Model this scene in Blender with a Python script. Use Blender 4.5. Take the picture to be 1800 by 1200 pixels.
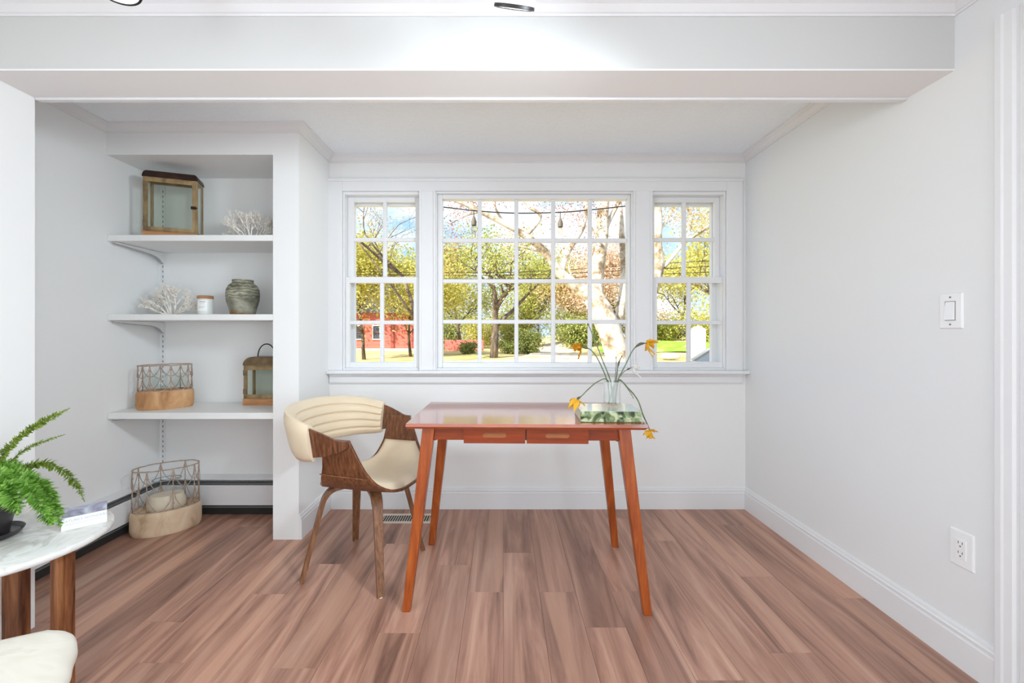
import bpy, bmesh, math, random
from mathutils import Vector, Matrix

# ------------------------------------------------------------------ camera, sky, sun, large lights, exposure
scene = bpy.context.scene
COL = scene.collection
for o in list(bpy.data.objects):
    bpy.data.objects.remove(o)

F, CX, CY, EYE = 740.0, 885.0, 582.0, 1.16      # focal length in px of the 1800x1200 frame, vanishing point, eye height
cam = bpy.data.cameras.new('camera')
cam.sensor_width = 36.0
cam.lens = 36.0 * F / 1800.0
cam.shift_x = (900 - CX) / 1800.0
cam.shift_y = -(600 - CY) / 1800.0
cam.clip_start = 0.02
cam.clip_end = 400
cam_o = bpy.data.objects.new('camera', cam)
COL.objects.link(cam_o)
cam_o.location = (0, 0, EYE)
cam_o.rotation_euler = (math.pi / 2, 0, 0)
scene.camera = cam_o

scene.view_settings.view_transform = 'Standard'
scene.view_settings.look = 'None'
scene.view_settings.gamma = 1.0
scene.view_settings.use_curve_mapping = False
scene.view_settings.exposure = 0.11
scene.cycles.diffuse_bounces = 6
scene.cycles.transparent_max_bounces = 24

world = bpy.data.worlds.new('sky')
scene.world = world
world.use_nodes = True
wn = world.node_tree
wn.nodes.clear()
w_out = wn.nodes.new('ShaderNodeOutputWorld')
w_bg = wn.nodes.new('ShaderNodeBackground')
w_tc = wn.nodes.new('ShaderNodeTexCoord')
w_map = wn.nodes.new('ShaderNodeMapping')
w_map.inputs['Scale'].default_value = (1.0, 1.0, 2.2)
w_noise = wn.nodes.new('ShaderNodeTexNoise')
w_noise.inputs['Scale'].default_value = 4.5
w_noise.inputs['Detail'].default_value = 6
w_noise.inputs['Roughness'].default_value = 0.6
w_ramp = wn.nodes.new('ShaderNodeValToRGB')
w_ramp.color_ramp.elements[0].position = 0.38
w_ramp.color_ramp.elements[0].color = (0.36, 0.60, 0.95, 1)
w_ramp.color_ramp.elements[1].position = 0.62
w_ramp.color_ramp.elements[1].color = (0.92, 0.95, 1.0, 1)
wn.links.new(w_tc.outputs['Generated'], w_map.inputs['Vector'])
wn.links.new(w_map.outputs['Vector'], w_noise.inputs['Vector'])
wn.links.new(w_noise.outputs['Fac'], w_ramp.inputs['Fac'])
wn.links.new(w_ramp.outputs['Color'], w_bg.inputs['Color'])
w_bg.inputs['Strength'].default_value = 1.3
wn.links.new(w_bg.outputs['Background'], w_out.inputs['Surface'])

sun = bpy.data.lights.new('sun', 'SUN')
sun.energy = 9.5
sun.angle = math.radians(0.6)
sun.color = (1.0, 0.96, 0.90)
sun_o = bpy.data.objects.new('sun', sun)
COL.objects.link(sun_o)
sun_o.rotation_euler = Vector((0.62, 0.62, -0.62)).to_track_quat('-Z', 'Y').to_euler()

# unseen area lights added behind the camera to brighten the room
for loc, rot, sx, sy, en in (((-.13, -2.57, 1.12), (math.radians(90), 0, 0), 3.0, 1.9, 17.0),
                             ((1.57, -1.1, 1.02), (0, math.radians(90), 0), 1.9, 1.8, 44.0),
                             ((-1.825, -1.1, 1.02), (0, math.radians(-90), 0), 1.9, 1.8, 44.0)):
    a = bpy.data.lights.new('rear_fill', 'AREA')
    a.shape = 'RECTANGLE'
    a.size = sx
    a.size_y = sy
    a.energy = en
    a.color = (0.77, 0.905, 1.0)
    ao = bpy.data.objects.new('rear_fill', a)
    COL.objects.link(ao)
    ao.location = loc
    ao.rotation_euler = rot

# ------------------------------------------------------------------ helpers
def wp(px, py, Y):
    """a point of the room from where it shows in the photograph and its own distance Y"""
    return Vector(((px - CX) / F * Y, Y, EYE - (py - CY) / F * Y))

class MB:
    def __init__(s):
        s.v = []; s.f = []
    def quad(s, a, b, c, d):
        n = len(s.v); s.v += [tuple(a), tuple(b), tuple(c), tuple(d)]; s.f.append((n, n+1, n+2, n+3)); return s
    def box(s, x0, x1, y0, y1, z0, z1):
        n = len(s.v)
        s.v += [(x0,y0,z0),(x1,y0,z0),(x1,y1,z0),(x0,y1,z0),(x0,y0,z1),(x1,y0,z1),(x1,y1,z1),(x0,y1,z1)]
        s.f += [(n,n+3,n+2,n+1),(n+4,n+5,n+6,n+7),(n,n+1,n+5,n+4),(n+1,n+2,n+6,n+5),(n+2,n+3,n+7,n+6),(n+3,n,n+4,n+7)]
        return s
    def hexa(s, b, t):
        """four bottom corners, four top corners (counter-clockwise seen from above)"""
        n = len(s.v); s.v += [tuple(p) for p in b] + [tuple(p) for p in t]
        s.f += [(n,n+3,n+2,n+1),(n+4,n+5,n+6,n+7),(n,n+1,n+5,n+4),(n+1,n+2,n+6,n+5),(n+2,n+3,n+7,n+6),(n+3,n,n+4,n+7)]
        return s
    def ring_loft(s, rings, cap=True, closed=True):
        n0 = len(s.v); k = len(rings[0])
        for r in rings: s.v += [tuple(p) for p in r]
        for i in range(len(rings)-1):
            for j in range(k if closed else k-1):
                a = n0+i*k+j; b = n0+i*k+(j+1) % k
                s.f.append((a, b, b+k, a+k))
        if cap:
            s.f.append(tuple(n0+j for j in reversed(range(k))))
            s.f.append(tuple(n0+(len(rings)-1)*k+j for j in range(k)))
        return s
    def tube(s, pts, r, n=8, cap=True):
        pts = [Vector(p) for p in pts]
        if not isinstance(r, (list, tuple)): r = [r]*len(pts)
        t0 = (pts[1]-pts[0]).normalized()
        up = Vector((0,0,1)) if abs(t0.z) < .9 else Vector((1,0,0))
        u = t0.cross(up).normalized()
        rings = []
        for i, p in enumerate(pts):
            t = (pts[min(i+1, len(pts)-1)]-pts[max(i-1, 0)])
            t = t.normalized() if t.length > 1e-9 else t0
            u = (u - t*u.dot(t))
            u = u.normalized() if u.length > 1e-6 else t.orthogonal().normalized()
            w = t.cross(u)
            rings.append([p + (u*math.cos(2*math.pi*j/n)+w*math.sin(2*math.pi*j/n))*r[i] for j in range(n)])
        return s.ring_loft(rings, cap)
    def loop_tube(s, pts, r, n=6):
        pts = [Vector(p) for p in pts]; m = len(pts); n0 = len(s.v)
        for i, p in enumerate(pts):
            t = (pts[(i+1) % m]-pts[i-1]).normalized()
            u = t.cross(Vector((0,0,1))); u = u.normalized() if u.length > 1e-5 else t.orthogonal().normalized()
            w = t.cross(u)
            s.v += [tuple(p + (u*math.cos(2*math.pi*j/n)+w*math.sin(2*math.pi*j/n))*r) for j in range(n)]
        for i in range(m):
            for j in range(n):
                a = n0+i*n+j; b = n0+i*n+(j+1) % n; c = n0+((i+1) % m)*n+(j+1) % n; d = n0+((i+1) % m)*n+j
                s.f.append((a, d, c, b))
        return s
    def lathe(s, prof, n=32, sx=1, sy=1, cx=0, cy=0, cap=True):
        rings = [[(cx+r*sx*math.cos(2*math.pi*j/n), cy+r*sy*math.sin(2*math.pi*j/n), z) for j in range(n)] for r, z in prof]
        return s.ring_loft(rings, cap)
    def sweep(s, pts, sides, half_w, half_t):
        """rectangular section along pts; sides[i] = width direction"""
        pts = [Vector(p) for p in pts]; rings = []
        for i, p in enumerate(pts):
            t = (pts[min(i+1, len(pts)-1)]-pts[max(i-1, 0)]).normalized()
            u = Vector(sides[i]) if isinstance(sides, list) else Vector(sides)
            u = (u-t*u.dot(t)).normalized(); w = t.cross(u)
            hw = half_w[i] if isinstance(half_w, list) else half_w
            ht = half_t[i] if isinstance(half_t, list) else half_t
            rings.append([p+u*hw+w*ht, p-u*hw+w*ht, p-u*hw-w*ht, p+u*hw-w*ht])
        return s.ring_loft(rings)
    def prism(s, poly, a, b, axis='y'):
        """poly of 2-D points extruded from a to b along axis"""
        def at(p, t):
            return {'x': (t, p[0], p[1]), 'y': (p[0], t, p[1]), 'z': (p[0], p[1], t)}[axis]
        return s.ring_loft([[at(p, a) for p in poly], [at(p, b) for p in poly]])
    def run(s, prof, p0, p1, out, m0=0, m1=0):
        """profile (out, z) along p0->p1; m0, m1: mitre slope at the ends"""
        p0 = Vector(p0); p1 = Vector(p1); out = Vector(out); d = (p1-p0).normalized()
        r0 = [p0+out*o+Vector((0,0,z))+d*(m0*o) for o, z in prof]
        r1 = [p1+out*o+Vector((0,0,z))-d*(m1*o) for o, z in prof]
        return s.ring_loft([r0, r1])
    def build(s, name, mat=None, parent=None, smooth=False, bevel=0, seg=2, angle=40, loc=None):
        me = bpy.data.meshes.new(name)
        me.from_pydata(s.v, [], s.f)
        me.update()
        bm = bmesh.new(); bm.from_mesh(me)
        bmesh.ops.recalc_face_normals(bm, faces=bm.faces)
        bm.to_mesh(me); bm.free()
        return link(name, me, mat, parent, smooth, bevel, seg, angle, loc)

def link(name, me, mat=None, parent=None, smooth=False, bevel=0, seg=2, angle=40, loc=None):
    if mat is not None and len(me.materials) == 0: me.materials.append(mat)
    o = bpy.data.objects.new(name, me)
    COL.objects.link(o)
    if parent is not None: o.parent = parent
    if loc is not None: o.location = loc
    if smooth:
        me.polygons.foreach_set('use_smooth', [True]*len(me.polygons))
        if smooth == 'auto':
            try: me.set_sharp_from_angle(angle=math.radians(angle))
            except Exception: pass
    if bevel:
        b = o.modifiers.new('bevel', 'BEVEL'); b.width = bevel; b.segments = seg; b.limit_method = 'ANGLE'; b.angle_limit = math.radians(35)
    return o

def tag(o, label=None, cat=None, group=None, kind=None):
    if label: o['label'] = label
    if cat: o['category'] = cat
    if group: o['group'] = group
    if kind: o['kind'] = kind
    return o

def thing(name, label, cat, loc=(0,0,0), rz=0, group=None):
    o = bpy.data.objects.new(name, None)
    COL.objects.link(o)
    o.location = loc; o.rotation_euler = (0, 0, rz); o.empty_display_size = .05
    return tag(o, label, cat, group)

def struct(o): return tag(o, kind='structure')

def spline(pts, n=8):
    """Catmull-Rom through pts"""
    P = [Vector(p) for p in pts]; P = [P[0]*2-P[1]]+P+[P[-1]*2-P[-2]]; out = []
    for i in range(1, len(P)-2):
        a, b, c, d = P[i-1:i+3]
        for k in range(n):
            t = k/n
            out.append(.5*((2*b)+(c-a)*t+(2*a-5*b+4*c-d)*t*t+(3*b-a-3*c+d)*t**3))
    out.append(P[-2])
    return out

def interp(xs, ys, x):
    if x <= xs[0]: return ys[0]
    for i in range(len(xs)-1):
        if x <= xs[i+1]:
            t = (x-xs[i])/(xs[i+1]-xs[i]); return ys[i]+(ys[i+1]-ys[i])*t
    return ys[-1]

# ------------------------------------------------------------------ materials
def srgb(r, g, b):
    def c(v):
        v /= 255.0
        return v/12.92 if v <= .04045 else ((v+.055)/1.055)**2.4
    return (c(r), c(g), c(b), 1)

def new_mat(name):
    m = bpy.data.materials.new(name); m.use_nodes = True
    nt = m.node_tree; p = nt.nodes['Principled BSDF']
    return m, nt, p

def plain(name, col, rough=.5, spec=.5, metal=0, vary=.04, vscale=6, bump=0, bscale=200, coat=0, sheen=0):
    m, nt, p = new_mat(name)
    p.inputs['Roughness'].default_value = rough
    p.inputs['Specular IOR Level'].default_value = spec
    p.inputs['Metallic'].default_value = metal
    p.inputs['Coat Weight'].default_value = coat
    p.inputs['Coat Roughness'].default_value = .08
    p.inputs['Sheen Weight'].default_value = sheen
    tc = nt.nodes.new('ShaderNodeTexCoord')
    n = nt.nodes.new('ShaderNodeTexNoise'); n.inputs['Scale'].default_value = vscale; n.inputs['Detail'].default_value = 4
    nt.links.new(tc.outputs['Object'], n.inputs['Vector'])
    r = nt.nodes.new('ShaderNodeValToRGB')
    r.color_ramp.elements[0].position = .3; r.color_ramp.elements[1].position = .7
    r.color_ramp.elements[0].color = tuple(c*(1-vary) for c in col[:3])+(1,)
    r.color_ramp.elements[1].color = tuple(min(1, c*(1+vary)) for c in col[:3])+(1,)
    nt.links.new(n.outputs['Fac'], r.inputs['Fac'])
    nt.links.new(r.outputs['Color'], p.inputs['Base Color'])
    if bump:
        nb = nt.nodes.new('ShaderNodeTexNoise'); nb.inputs['Scale'].default_value = bscale; nb.inputs['Detail'].default_value = 3
        nt.links.new(tc.outputs['Object'], nb.inputs['Vector'])
        b = nt.nodes.new('ShaderNodeBump'); b.inputs['Strength'].default_value = bump; b.inputs['Distance'].default_value = .004
        nt.links.new(nb.outputs['Fac'], b.inputs['Height'])
        nt.links.new(b.outputs['Normal'], p.inputs['Normal'])
    return m

def ramp_set(r, stops):
    e = r.color_ramp.elements
    while len(e) < len(stops): e.new(.5)
    for i, (pos, col) in enumerate(stops):
        e[i].position = pos; e[i].color = col

def wood(name, stops, scale=(40, 3, 40), rough=.4, coat=0, spec=.4, rnd=7.0, detail=6, dist=.6, sap=None):
    """grain noise stretched along the small-scale axis, shifted per object"""
    m, nt, p = new_mat(name)
    N = nt.nodes; L = nt.links
    tc = N.new('ShaderNodeTexCoord'); oi = N.new('ShaderNodeObjectInfo')
    mul = N.new('ShaderNodeVectorMath'); mul.operation = 'SCALE'
    comb = N.new('ShaderNodeCombineXYZ')
    for k in range(3): L.new(oi.outputs['Random'], comb.inputs[k])
    L.new(comb.outputs[0], mul.inputs[0]); mul.inputs['Scale'].default_value = rnd
    add = N.new('ShaderNodeVectorMath'); add.operation = 'ADD'
    L.new(tc.outputs['Object'], add.inputs[0]); L.new(mul.outputs[0], add.inputs[1])
    mp = N.new('ShaderNodeMapping'); mp.inputs['Scale'].default_value = scale
    L.new(add.outputs[0], mp.inputs['Vector'])
    n1 = N.new('ShaderNodeTexNoise'); n1.inputs['Scale'].default_value = 1; n1.inputs['Detail'].default_value = detail
    n1.inputs['Roughness'].default_value = .62; n1.inputs['Distortion'].default_value = dist
    L.new(mp.outputs[0], n1.inputs['Vector'])
    r = N.new('ShaderNodeValToRGB'); ramp_set(r, stops)
    L.new(n1.outputs['Fac'], r.inputs['Fac'])
    colour = r.outputs['Color']
    if sap:
        mp2 = N.new('ShaderNodeMapping'); mp2.inputs['Scale'].default_value = sap[1]
        L.new(add.outputs[0], mp2.inputs['Vector'])
        n2 = N.new('ShaderNodeTexNoise'); n2.inputs['Scale'].default_value = 1; n2.inputs['Detail'].default_value = 2; n2.inputs['Distortion'].default_value = .3
        L.new(mp2.outputs[0], n2.inputs['Vector'])
        r2 = N.new('ShaderNodeValToRGB'); ramp_set(r2, [(sap[2], (0,0,0,1)), (sap[2]+.03, (1,1,1,1))])
        L.new(n2.outputs['Fac'], r2.inputs['Fac'])
        mx = N.new('ShaderNodeMix'); mx.data_type = 'RGBA'; mx.blend_type = 'MIX'
        sc = N.new('ShaderNodeMath'); sc.operation = 'MULTIPLY'; sc.inputs[1].default_value = sap[3]
        L.new(r2.outputs['Color'], sc.inputs[0]); L.new(sc.outputs[0], mx.inputs['Factor'])
        L.new(colour, mx.inputs['A']); mx.inputs['B'].default_value = sap[0]
        colour = mx.outputs['Result']
        # tone from board to board
        hs = N.new('ShaderNodeHueSaturation'); mr = N.new('ShaderNodeMapRange')
        mr.inputs['To Min'].default_value = .84; mr.inputs['To Max'].default_value = 1.14
        L.new(oi.outputs['Random'], mr.inputs['Value']); L.new(mr.outputs[0], hs.inputs['Value'])
        L.new(colour, hs.inputs['Color']); colour = hs.outputs['Color']
    L.new(colour, p.inputs['Base Color'])
    p.inputs['Roughness'].default_value = rough
    p.inputs['Specular IOR Level'].default_value = spec
    p.inputs['Coat Weight'].default_value = coat; p.inputs['Coat Roughness'].default_value = .1
    b = N.new('ShaderNodeBump'); b.inputs['Strength'].default_value = .06; b.inputs['Distance'].default_value = .002
    L.new(n1.outputs['Fac'], b.inputs['Height']); L.new(b.outputs['Normal'], p.inputs['Normal'])
    return m

def thin_glass(name, tint=(1,1,1,1), gloss=1.0, rough=.02):
    m, nt, p = new_mat(name); N = nt.nodes; L = nt.links
    N.remove(p)
    out = N['Material Output']
    tr = N.new('ShaderNodeBsdfTransparent'); tr.inputs['Color'].default_value = tint
    gl = N.new('ShaderNodeBsdfGlossy'); gl.inputs['Roughness'].default_value = rough
    lw = N.new('ShaderNodeLayerWeight'); lw.inputs['Blend'].default_value = .5
    fr = N.new('ShaderNodeMath'); fr.operation = 'POWER'; fr.inputs[1].default_value = 4.0
    L.new(lw.outputs['Facing'], fr.inputs[0])
    mu = N.new('ShaderNodeMath'); mu.operation = 'MULTIPLY_ADD'; mu.inputs[1].default_value = .8*gloss; mu.inputs[2].default_value = .03*gloss
    mx = N.new('ShaderNodeMixShader')
    L.new(fr.outputs[0], mu.inputs[0]); L.new(mu.outputs[0], mx.inputs['Fac'])
    L.new(tr.outputs[0], mx.inputs[1]); L.new(gl.outputs[0], mx.inputs[2]); L.new(mx.outputs[0], out.inputs['Surface'])
    return m

def leafy(name, c1, c2, c3, transl=.45):
    m, nt, p = new_mat(name); N = nt.nodes; L = nt.links
    N.remove(p); out = N['Material Output']
    g = N.new('ShaderNodeNewGeometry')
    r = N.new('ShaderNodeValToRGB'); ramp_set(r, [(0, c1), (.5, c2), (1, c3)])
    L.new(g.outputs['Random Per Island'], r.inputs['Fac'])
    d = N.new('ShaderNodeBsdfDiffuse'); t = N.new('ShaderNodeBsdfTranslucent'); mx = N.new('ShaderNodeMixShader')
    mx.inputs['Fac'].default_value = transl
    L.new(r.outputs['Color'], d.inputs['Color']); L.new(r.outputs['Color'], t.inputs['Color'])
    L.new(d.outputs[0], mx.inputs[1]); L.new(t.outputs[0], mx.inputs[2]); L.new(mx.outputs[0], out.inputs['Surface'])
    return m

def emit(name, col, strength):
    m, nt, p = new_mat(name)
    p.inputs['Base Color'].default_value = col
    p.inputs['Emission Color'].default_value = col; p.inputs['Emission Strength'].default_value = strength
    return m

def mottled(name, stops, scale=8, detail=5, rough=.6, dist=0, mscale=(1,1,1), bump=0, spec=.4):
    m, nt, p = new_mat(name); N = nt.nodes; L = nt.links
    tc = N.new('ShaderNodeTexCoord'); mp = N.new('ShaderNodeMapping'); mp.inputs['Scale'].default_value = mscale
    n = N.new('ShaderNodeTexNoise'); n.inputs['Scale'].default_value = scale; n.inputs['Detail'].default_value = detail; n.inputs['Distortion'].default_value = dist
    r = N.new('ShaderNodeValToRGB'); ramp_set(r, stops)
    L.new(tc.outputs['Object'], mp.inputs[0]); L.new(mp.outputs[0], n.inputs['Vector']); L.new(n.outputs['Fac'], r.inputs['Fac'])
    L.new(r.outputs['Color'], p.inputs['Base Color'])
    p.inputs['Roughness'].default_value = rough; p.inputs['Specular IOR Level'].default_value = spec
    if bump:
        b = N.new('ShaderNodeBump'); b.inputs['Strength'].default_value = bump; b.inputs['Distance'].default_value = .003
        L.new(n.outputs['Fac'], b.inputs['Height']); L.new(b.outputs['Normal'], p.inputs['Normal'])
    return m

WALL = plain('wall_paint', srgb(237, 237, 236), rough=.6, spec=.25, vary=.006, vscale=2)
WALL_SATIN = plain('wall_paint_satin', srgb(232, 233, 233), rough=.45, spec=.25, vary=.006, vscale=2)
BEAM_DIMMED = plain('beam_dimmed', srgb(208, 208, 206), rough=.5, spec=.25, vary=.006, vscale=2)  # beam darkened in its colour to offset too much lamp light
TRIM = plain('trim_paint', srgb(230, 230, 231), rough=.35, spec=.4, vary=.006, vscale=3)
CEIL = plain('ceiling_texture', srgb(244, 249, 255), rough=.85, spec=.1, vary=.02, vscale=60, bump=.55, bscale=95)
CEIL_FLAT = plain('ceiling_flat', srgb(238, 238, 238), rough=.85, spec=.1, vary=.006)
SHELF = plain('shelf_paint', srgb(238, 238, 236), rough=.4, spec=.4, vary=.006)
PLASTIC = plain('white_plastic', srgb(240, 240, 240), rough=.3, spec=.5, vary=.004)
DARK = plain('dark_gap', srgb(40, 38, 36), rough=.7, vary=.05)
SLOT = plain('slot_dark', srgb(96, 94, 92), rough=.7, vary=.05)
GREYMETAL = plain('grey_metal', srgb(120, 124, 124), rough=.4, metal=.4, vary=.04)
BLACK = plain('black_metal', srgb(32, 28, 26), rough=.45, metal=.3, vary=.1)
FLOORWOOD = wood('plank_wood', [(.26, srgb(102, 73, 61)), (.40, srgb(150, 110, 93)), (.53, srgb(180, 136, 116)), (.72, srgb(204, 164, 142))],
                 scale=(11, .75, 6), rough=.34, spec=.45, rnd=31, detail=9, dist=1.4, sap=(srgb(200, 154, 130), (6.5, .55, 3), .59, .7))
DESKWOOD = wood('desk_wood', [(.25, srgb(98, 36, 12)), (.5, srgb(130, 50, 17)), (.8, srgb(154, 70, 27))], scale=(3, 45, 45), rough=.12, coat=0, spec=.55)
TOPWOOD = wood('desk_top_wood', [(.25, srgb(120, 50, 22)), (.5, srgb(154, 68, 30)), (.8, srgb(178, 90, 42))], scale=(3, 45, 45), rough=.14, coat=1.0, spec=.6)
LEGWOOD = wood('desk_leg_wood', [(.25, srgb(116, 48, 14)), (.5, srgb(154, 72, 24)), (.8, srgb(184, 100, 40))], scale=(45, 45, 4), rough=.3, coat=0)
SLOTWOOD = wood('drawer_slot_wood', [(.3, srgb(118, 62, 30)), (.7, srgb(164, 100, 54))], scale=(6, 50, 50), rough=.5)
WALNUT = wood('chair_walnut', [(.28, srgb(62, 34, 20)), (.48, srgb(104, 62, 38)), (.62, srgb(124, 80, 50)), (.8, srgb(150, 104, 70))], scale=(95, 95, 4), rough=.35, coat=.15, dist=.2)
WALNUT_LEG = wood('chair_leg_walnut', [(.28, srgb(84, 52, 32)), (.5, srgb(124, 82, 54)), (.8, srgb(158, 114, 80))], scale=(90, 90, 5), rough=.4, dist=.2)
LEATHER = plain('cream_leather', srgb(226, 208, 180), rough=.42, spec=.4, vary=.025, vscale=9, bump=.08, bscale=260)
TABLELEG = wood('acacia_leg', [(.3, srgb(60, 28, 16)), (.5, srgb(128, 78, 46)), (.75, srgb(176, 124, 82))], scale=(30, 30, 3), rough=.4)
MARBLE = mottled('white_marble', [(.35, srgb(214, 214, 210)), (.5, srgb(232, 232, 229)), (.58, srgb(205, 204, 198)), (.7, srgb(236, 236, 234))], scale=7, detail=8, rough=.25, dist=1.5)
CREAMSEAT = mottled('cream_seat', [(.3, srgb(228, 222, 208)), (.55, srgb(234, 229, 217)), (.7, srgb(224, 217, 202))], scale=3, detail=6, rough=.5, dist=2.5, mscale=(1, 4, 1))
GLASS = thin_glass('window_glass', (.985, .992, .992, 1), .08)
JARGLASS = thin_glass('jar_glass', (.96, .975, .97, 1), .55)
LANTERN_GLASS = thin_glass('lantern_glass', (.95, .965, .945, 1), .8)
BRASS = mottled('aged_brass', [(.3, srgb(112, 92, 62)), (.55, srgb(160, 134, 94)), (.8, srgb(186, 158, 112))], scale=26, rough=.45, mscale=(1, 1, .4))
BASEWOOD = wood('lantern_base_wood', [(.3, srgb(160, 108, 68)), (.55, srgb(196, 142, 96)), (.8, srgb(212, 164, 118))], scale=(5, 60, 60), rough=.6)
ROOF_DARK = mottled('lantern_roof_dark', [(.35, srgb(30, 20, 17)), (.6, srgb(56, 32, 24)), (.8, srgb(86, 48, 34))], scale=14, rough=.4)
ROOF_BRASS = mottled('lantern_roof_brass', [(.3, srgb(92, 76, 54)), (.6, srgb(132, 108, 76)), (.85, srgb(160, 134, 96))], scale=18, rough=.4)
CORAL = plain('coral_white', srgb(249, 242, 233), rough=.8, spec=.2, vary=.06, vscale=50)
CUTWOOD = mottled('tan_cut_wood', [(.3, srgb(160, 112, 72)), (.5, srgb(202, 154, 108)), (.7, srgb(220, 180, 136))], scale=9, rough=.7, dist=1.2, mscale=(1, 1, .5))
PALEWOOD = mottled('pale_cut_wood', [(.3, srgb(168, 134, 104)), (.42, srgb(212, 184, 152)), (.7, srgb(232, 210, 182))], scale=9, rough=.7, dist=1.4, mscale=(1, 1, .45))
WIRE = plain('twig_wire', srgb(176, 154, 136), rough=.7, vary=.2, vscale=60)
STONEWARE = None
# ------------------------------------------------------------------ the room
XR, XL, XN, XS = 1.586, -2.212, -1.84, -1.14      # right wall, alcove left wall, near left wall, side wall of the built-in
YB, YN, YF = 2.76, 2.71, 2.345                    # back wall, back of the niche, face of the built-in
ZC, YR = 2.305, -2.6                              # ceiling, rear wall
B0, B1, BZ = 1.48, 1.653, 2.076                   # beam front, back, underside

floor = MB().box(XL-.1, XR+.1, YR-.1, YB+.1, -.14, -.012).build('floor', DARK)
struct(floor)
rnd = random.Random(4)
known = {0: 2.207, -1: 1.874, 1: 1.874, 2: 1.65, 3: 1.878, -2: 2.09, -8: 1.474, -7: 1.86, 7: 1.99, 8: 1.30, 9: 1.83, 4: 1.40, 5: 2.33, 6: 1.52, -3: 1.62, -4: 2.30, -5: 1.45, -6: 2.1}
PW, PL = .16, 1.22
for k in range(-14, 10):
    x0, x1 = k*PW+.0003, (k+1)*PW-.0003
    if x0 < XL-.05: x0 = XL-.05
    x1 = min(x1, XR+.02)
    if x1-x0 < .02: continue
    j = known.get(k, 1.2+rnd.random()*1.2)
    ys = [j]
    while ys[-1] < YB+.04: ys.append(ys[-1]+PL)
    while ys[0] > YR-.04: ys.insert(0, ys[0]-PL)
    for a, b in zip(ys[:-1], ys[1:]):
        a2, b2 = max(a, YR-.04)+.0003, min(b, YB+.04)-.0003
        if b2-a2 < .03: continue
        e = .0007
        m = MB(); m.hexa([(x0,a2,-.012),(x1,a2,-.012),(x1,b2,-.012),(x0,b2,-.012)], [(x0,a2,-e),(x1,a2,-e),(x1,b2,-e),(x0,b2,-e)])
        n = len(m.v); m.f = [f for f in m.f if f != (4,5,6,7)]
        m.v += [(x0+e,a2+e,0),(x1-e,a2+e,0),(x1-e,b2-e,0),(x0+e,b2-e,0)]
        m.f += [(4,5,9,8),(5,6,10,9),(6,7,11,10),(7,4,8,11),(8,9,10,11)]
        m.build('plank', FLOORWOOD, floor)

ceil = MB().box(XL-.1, XR+.1, B1-.02, YB+.1, ZC, ZC+.12).build('ceiling', CEIL); struct(ceil)
MB().box(XL-.4, XR+.1, YR-.1, B1-.02, ZC, ZC+.12).build('ceiling_panel', CEIL_FLAT, ceil)

# back wall with one wide opening for the window group
OX0, OX1, OZ0, OZ1 = -1.052, 1.455, .906, 2.074
m = MB()
m.box(XS-.1, OX0, YB, YB+.13, 0, ZC); m.box(OX1, XR+.1, YB, YB+.13, 0, ZC)
m.box(OX0, OX1, YB, YB+.13, 0, OZ0); m.box(OX0, OX1, YB, YB+.13, OZ1, ZC)
wall_back = struct(m.build('wall_back', WALL))
wall_right = struct(MB().box(XR, XR+.1, 1.18, YB, 0, ZC).box(XR, XR+.1, YR, .36, 0, ZC).box(XR, XR+.1, .36, 1.18, 2.05, ZC).build('wall_right', WALL_SATIN))
struct(MB().box(XL-.1, XL, B1, YB+.1, 0, ZC).build('wall_left', WALL))
struct(MB().box(XL-.1, XN, YR, B1, 0, ZC).build('wall_left_near', WALL))
struct(MB().box(XL-.1, XR+.1, YR-.1, YR, 0, ZC).build('wall_rear', WALL))
struct(MB().box(XL, XS, YN, YB+.1, 0, ZC).build('wall_niche', WALL))
# built-in: header above the opening, pier at its right, side wall running to the window wall
struct(MB().box(XL, XS, YF, YF+.02, 2.143, ZC).box(XL, XS-.02, YF+.02, YN, 2.143, 2.165).build('wall_header', WALL))
struct(MB().box(-1.284, XS, YF, YF+.02, 0, 2.143).box(XS-.02, XS, YF+.02, YN, 0, ZC).build('wall_side', WALL))
beam = struct(MB().box(XN-.02, XR+.05, B0, B1, BZ+.006, ZC).build('ceiling_beam', BEAM_DIMMED))
MB().box(XN+.001, XR, B1-.002, B1+.022, BZ-.008, BZ+.2).build('trim_board', TRIM, beam, bevel=.003)
MB().box(XN+.001, XR, B0, B1-.003, BZ, BZ+.006).build('lightened_soffit', CEIL_FLAT, beam)  # pale layer added so the underside stays bright under the darkened beam

# crown and baseboards
CR = [(0,-.041),(.006,-.041),(.008,-.036),(.014,-.033),(.03,-.016),(.042,-.010),(.046,-.006),(.052,-.005),(.052,0),(0,0)]
BBP = [(0,0),(.016,0),(.016,.104),(.013,.108),(.013,.116),(.0145,.121),(.009,.127),(.008,.134),(.003,.142),(0,.142)]
def run(name, prof, p0, p1, out, z, m0=1, m1=1, mat=TRIM):
    return struct(MB().run(prof, (p0[0],p0[1],z), (p1[0],p1[1],z), out, m0, m1).build(name, mat))
run('trim_1', CR, (XS, YB), (XR, YB), (0,-1,0), ZC)
run('trim_2', CR, (XR, B1+.022), (XR, YB), (-1,0,0), ZC, 0, 1)
run('trim_3', CR, (XS, YF), (XS, YB), (1,0,0), ZC, -1, 1)
run('trim_4', CR, (XL, YF), (XS, YF), (0,-1,0), ZC, 1, -1)
run('trim_5', CR, (XL, B1), (XL, YF), (1,0,0), ZC, 0, 1)
run('trim_6', CR, (XN, B0), (XR, B0), (0,-1,0), ZC, 1, 1)
run('trim_7', CR, (XR, YR), (XR, B0), (-1,0,0), ZC, 0, 1)
run('baseboard_back', BBP, (XS, YB), (XR, YB), (0,-1,0), 0)
run('baseboard_right', BBP, (XR, 1.345), (XR, YB), (-1,0,0), 0, 0, 1)
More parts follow.
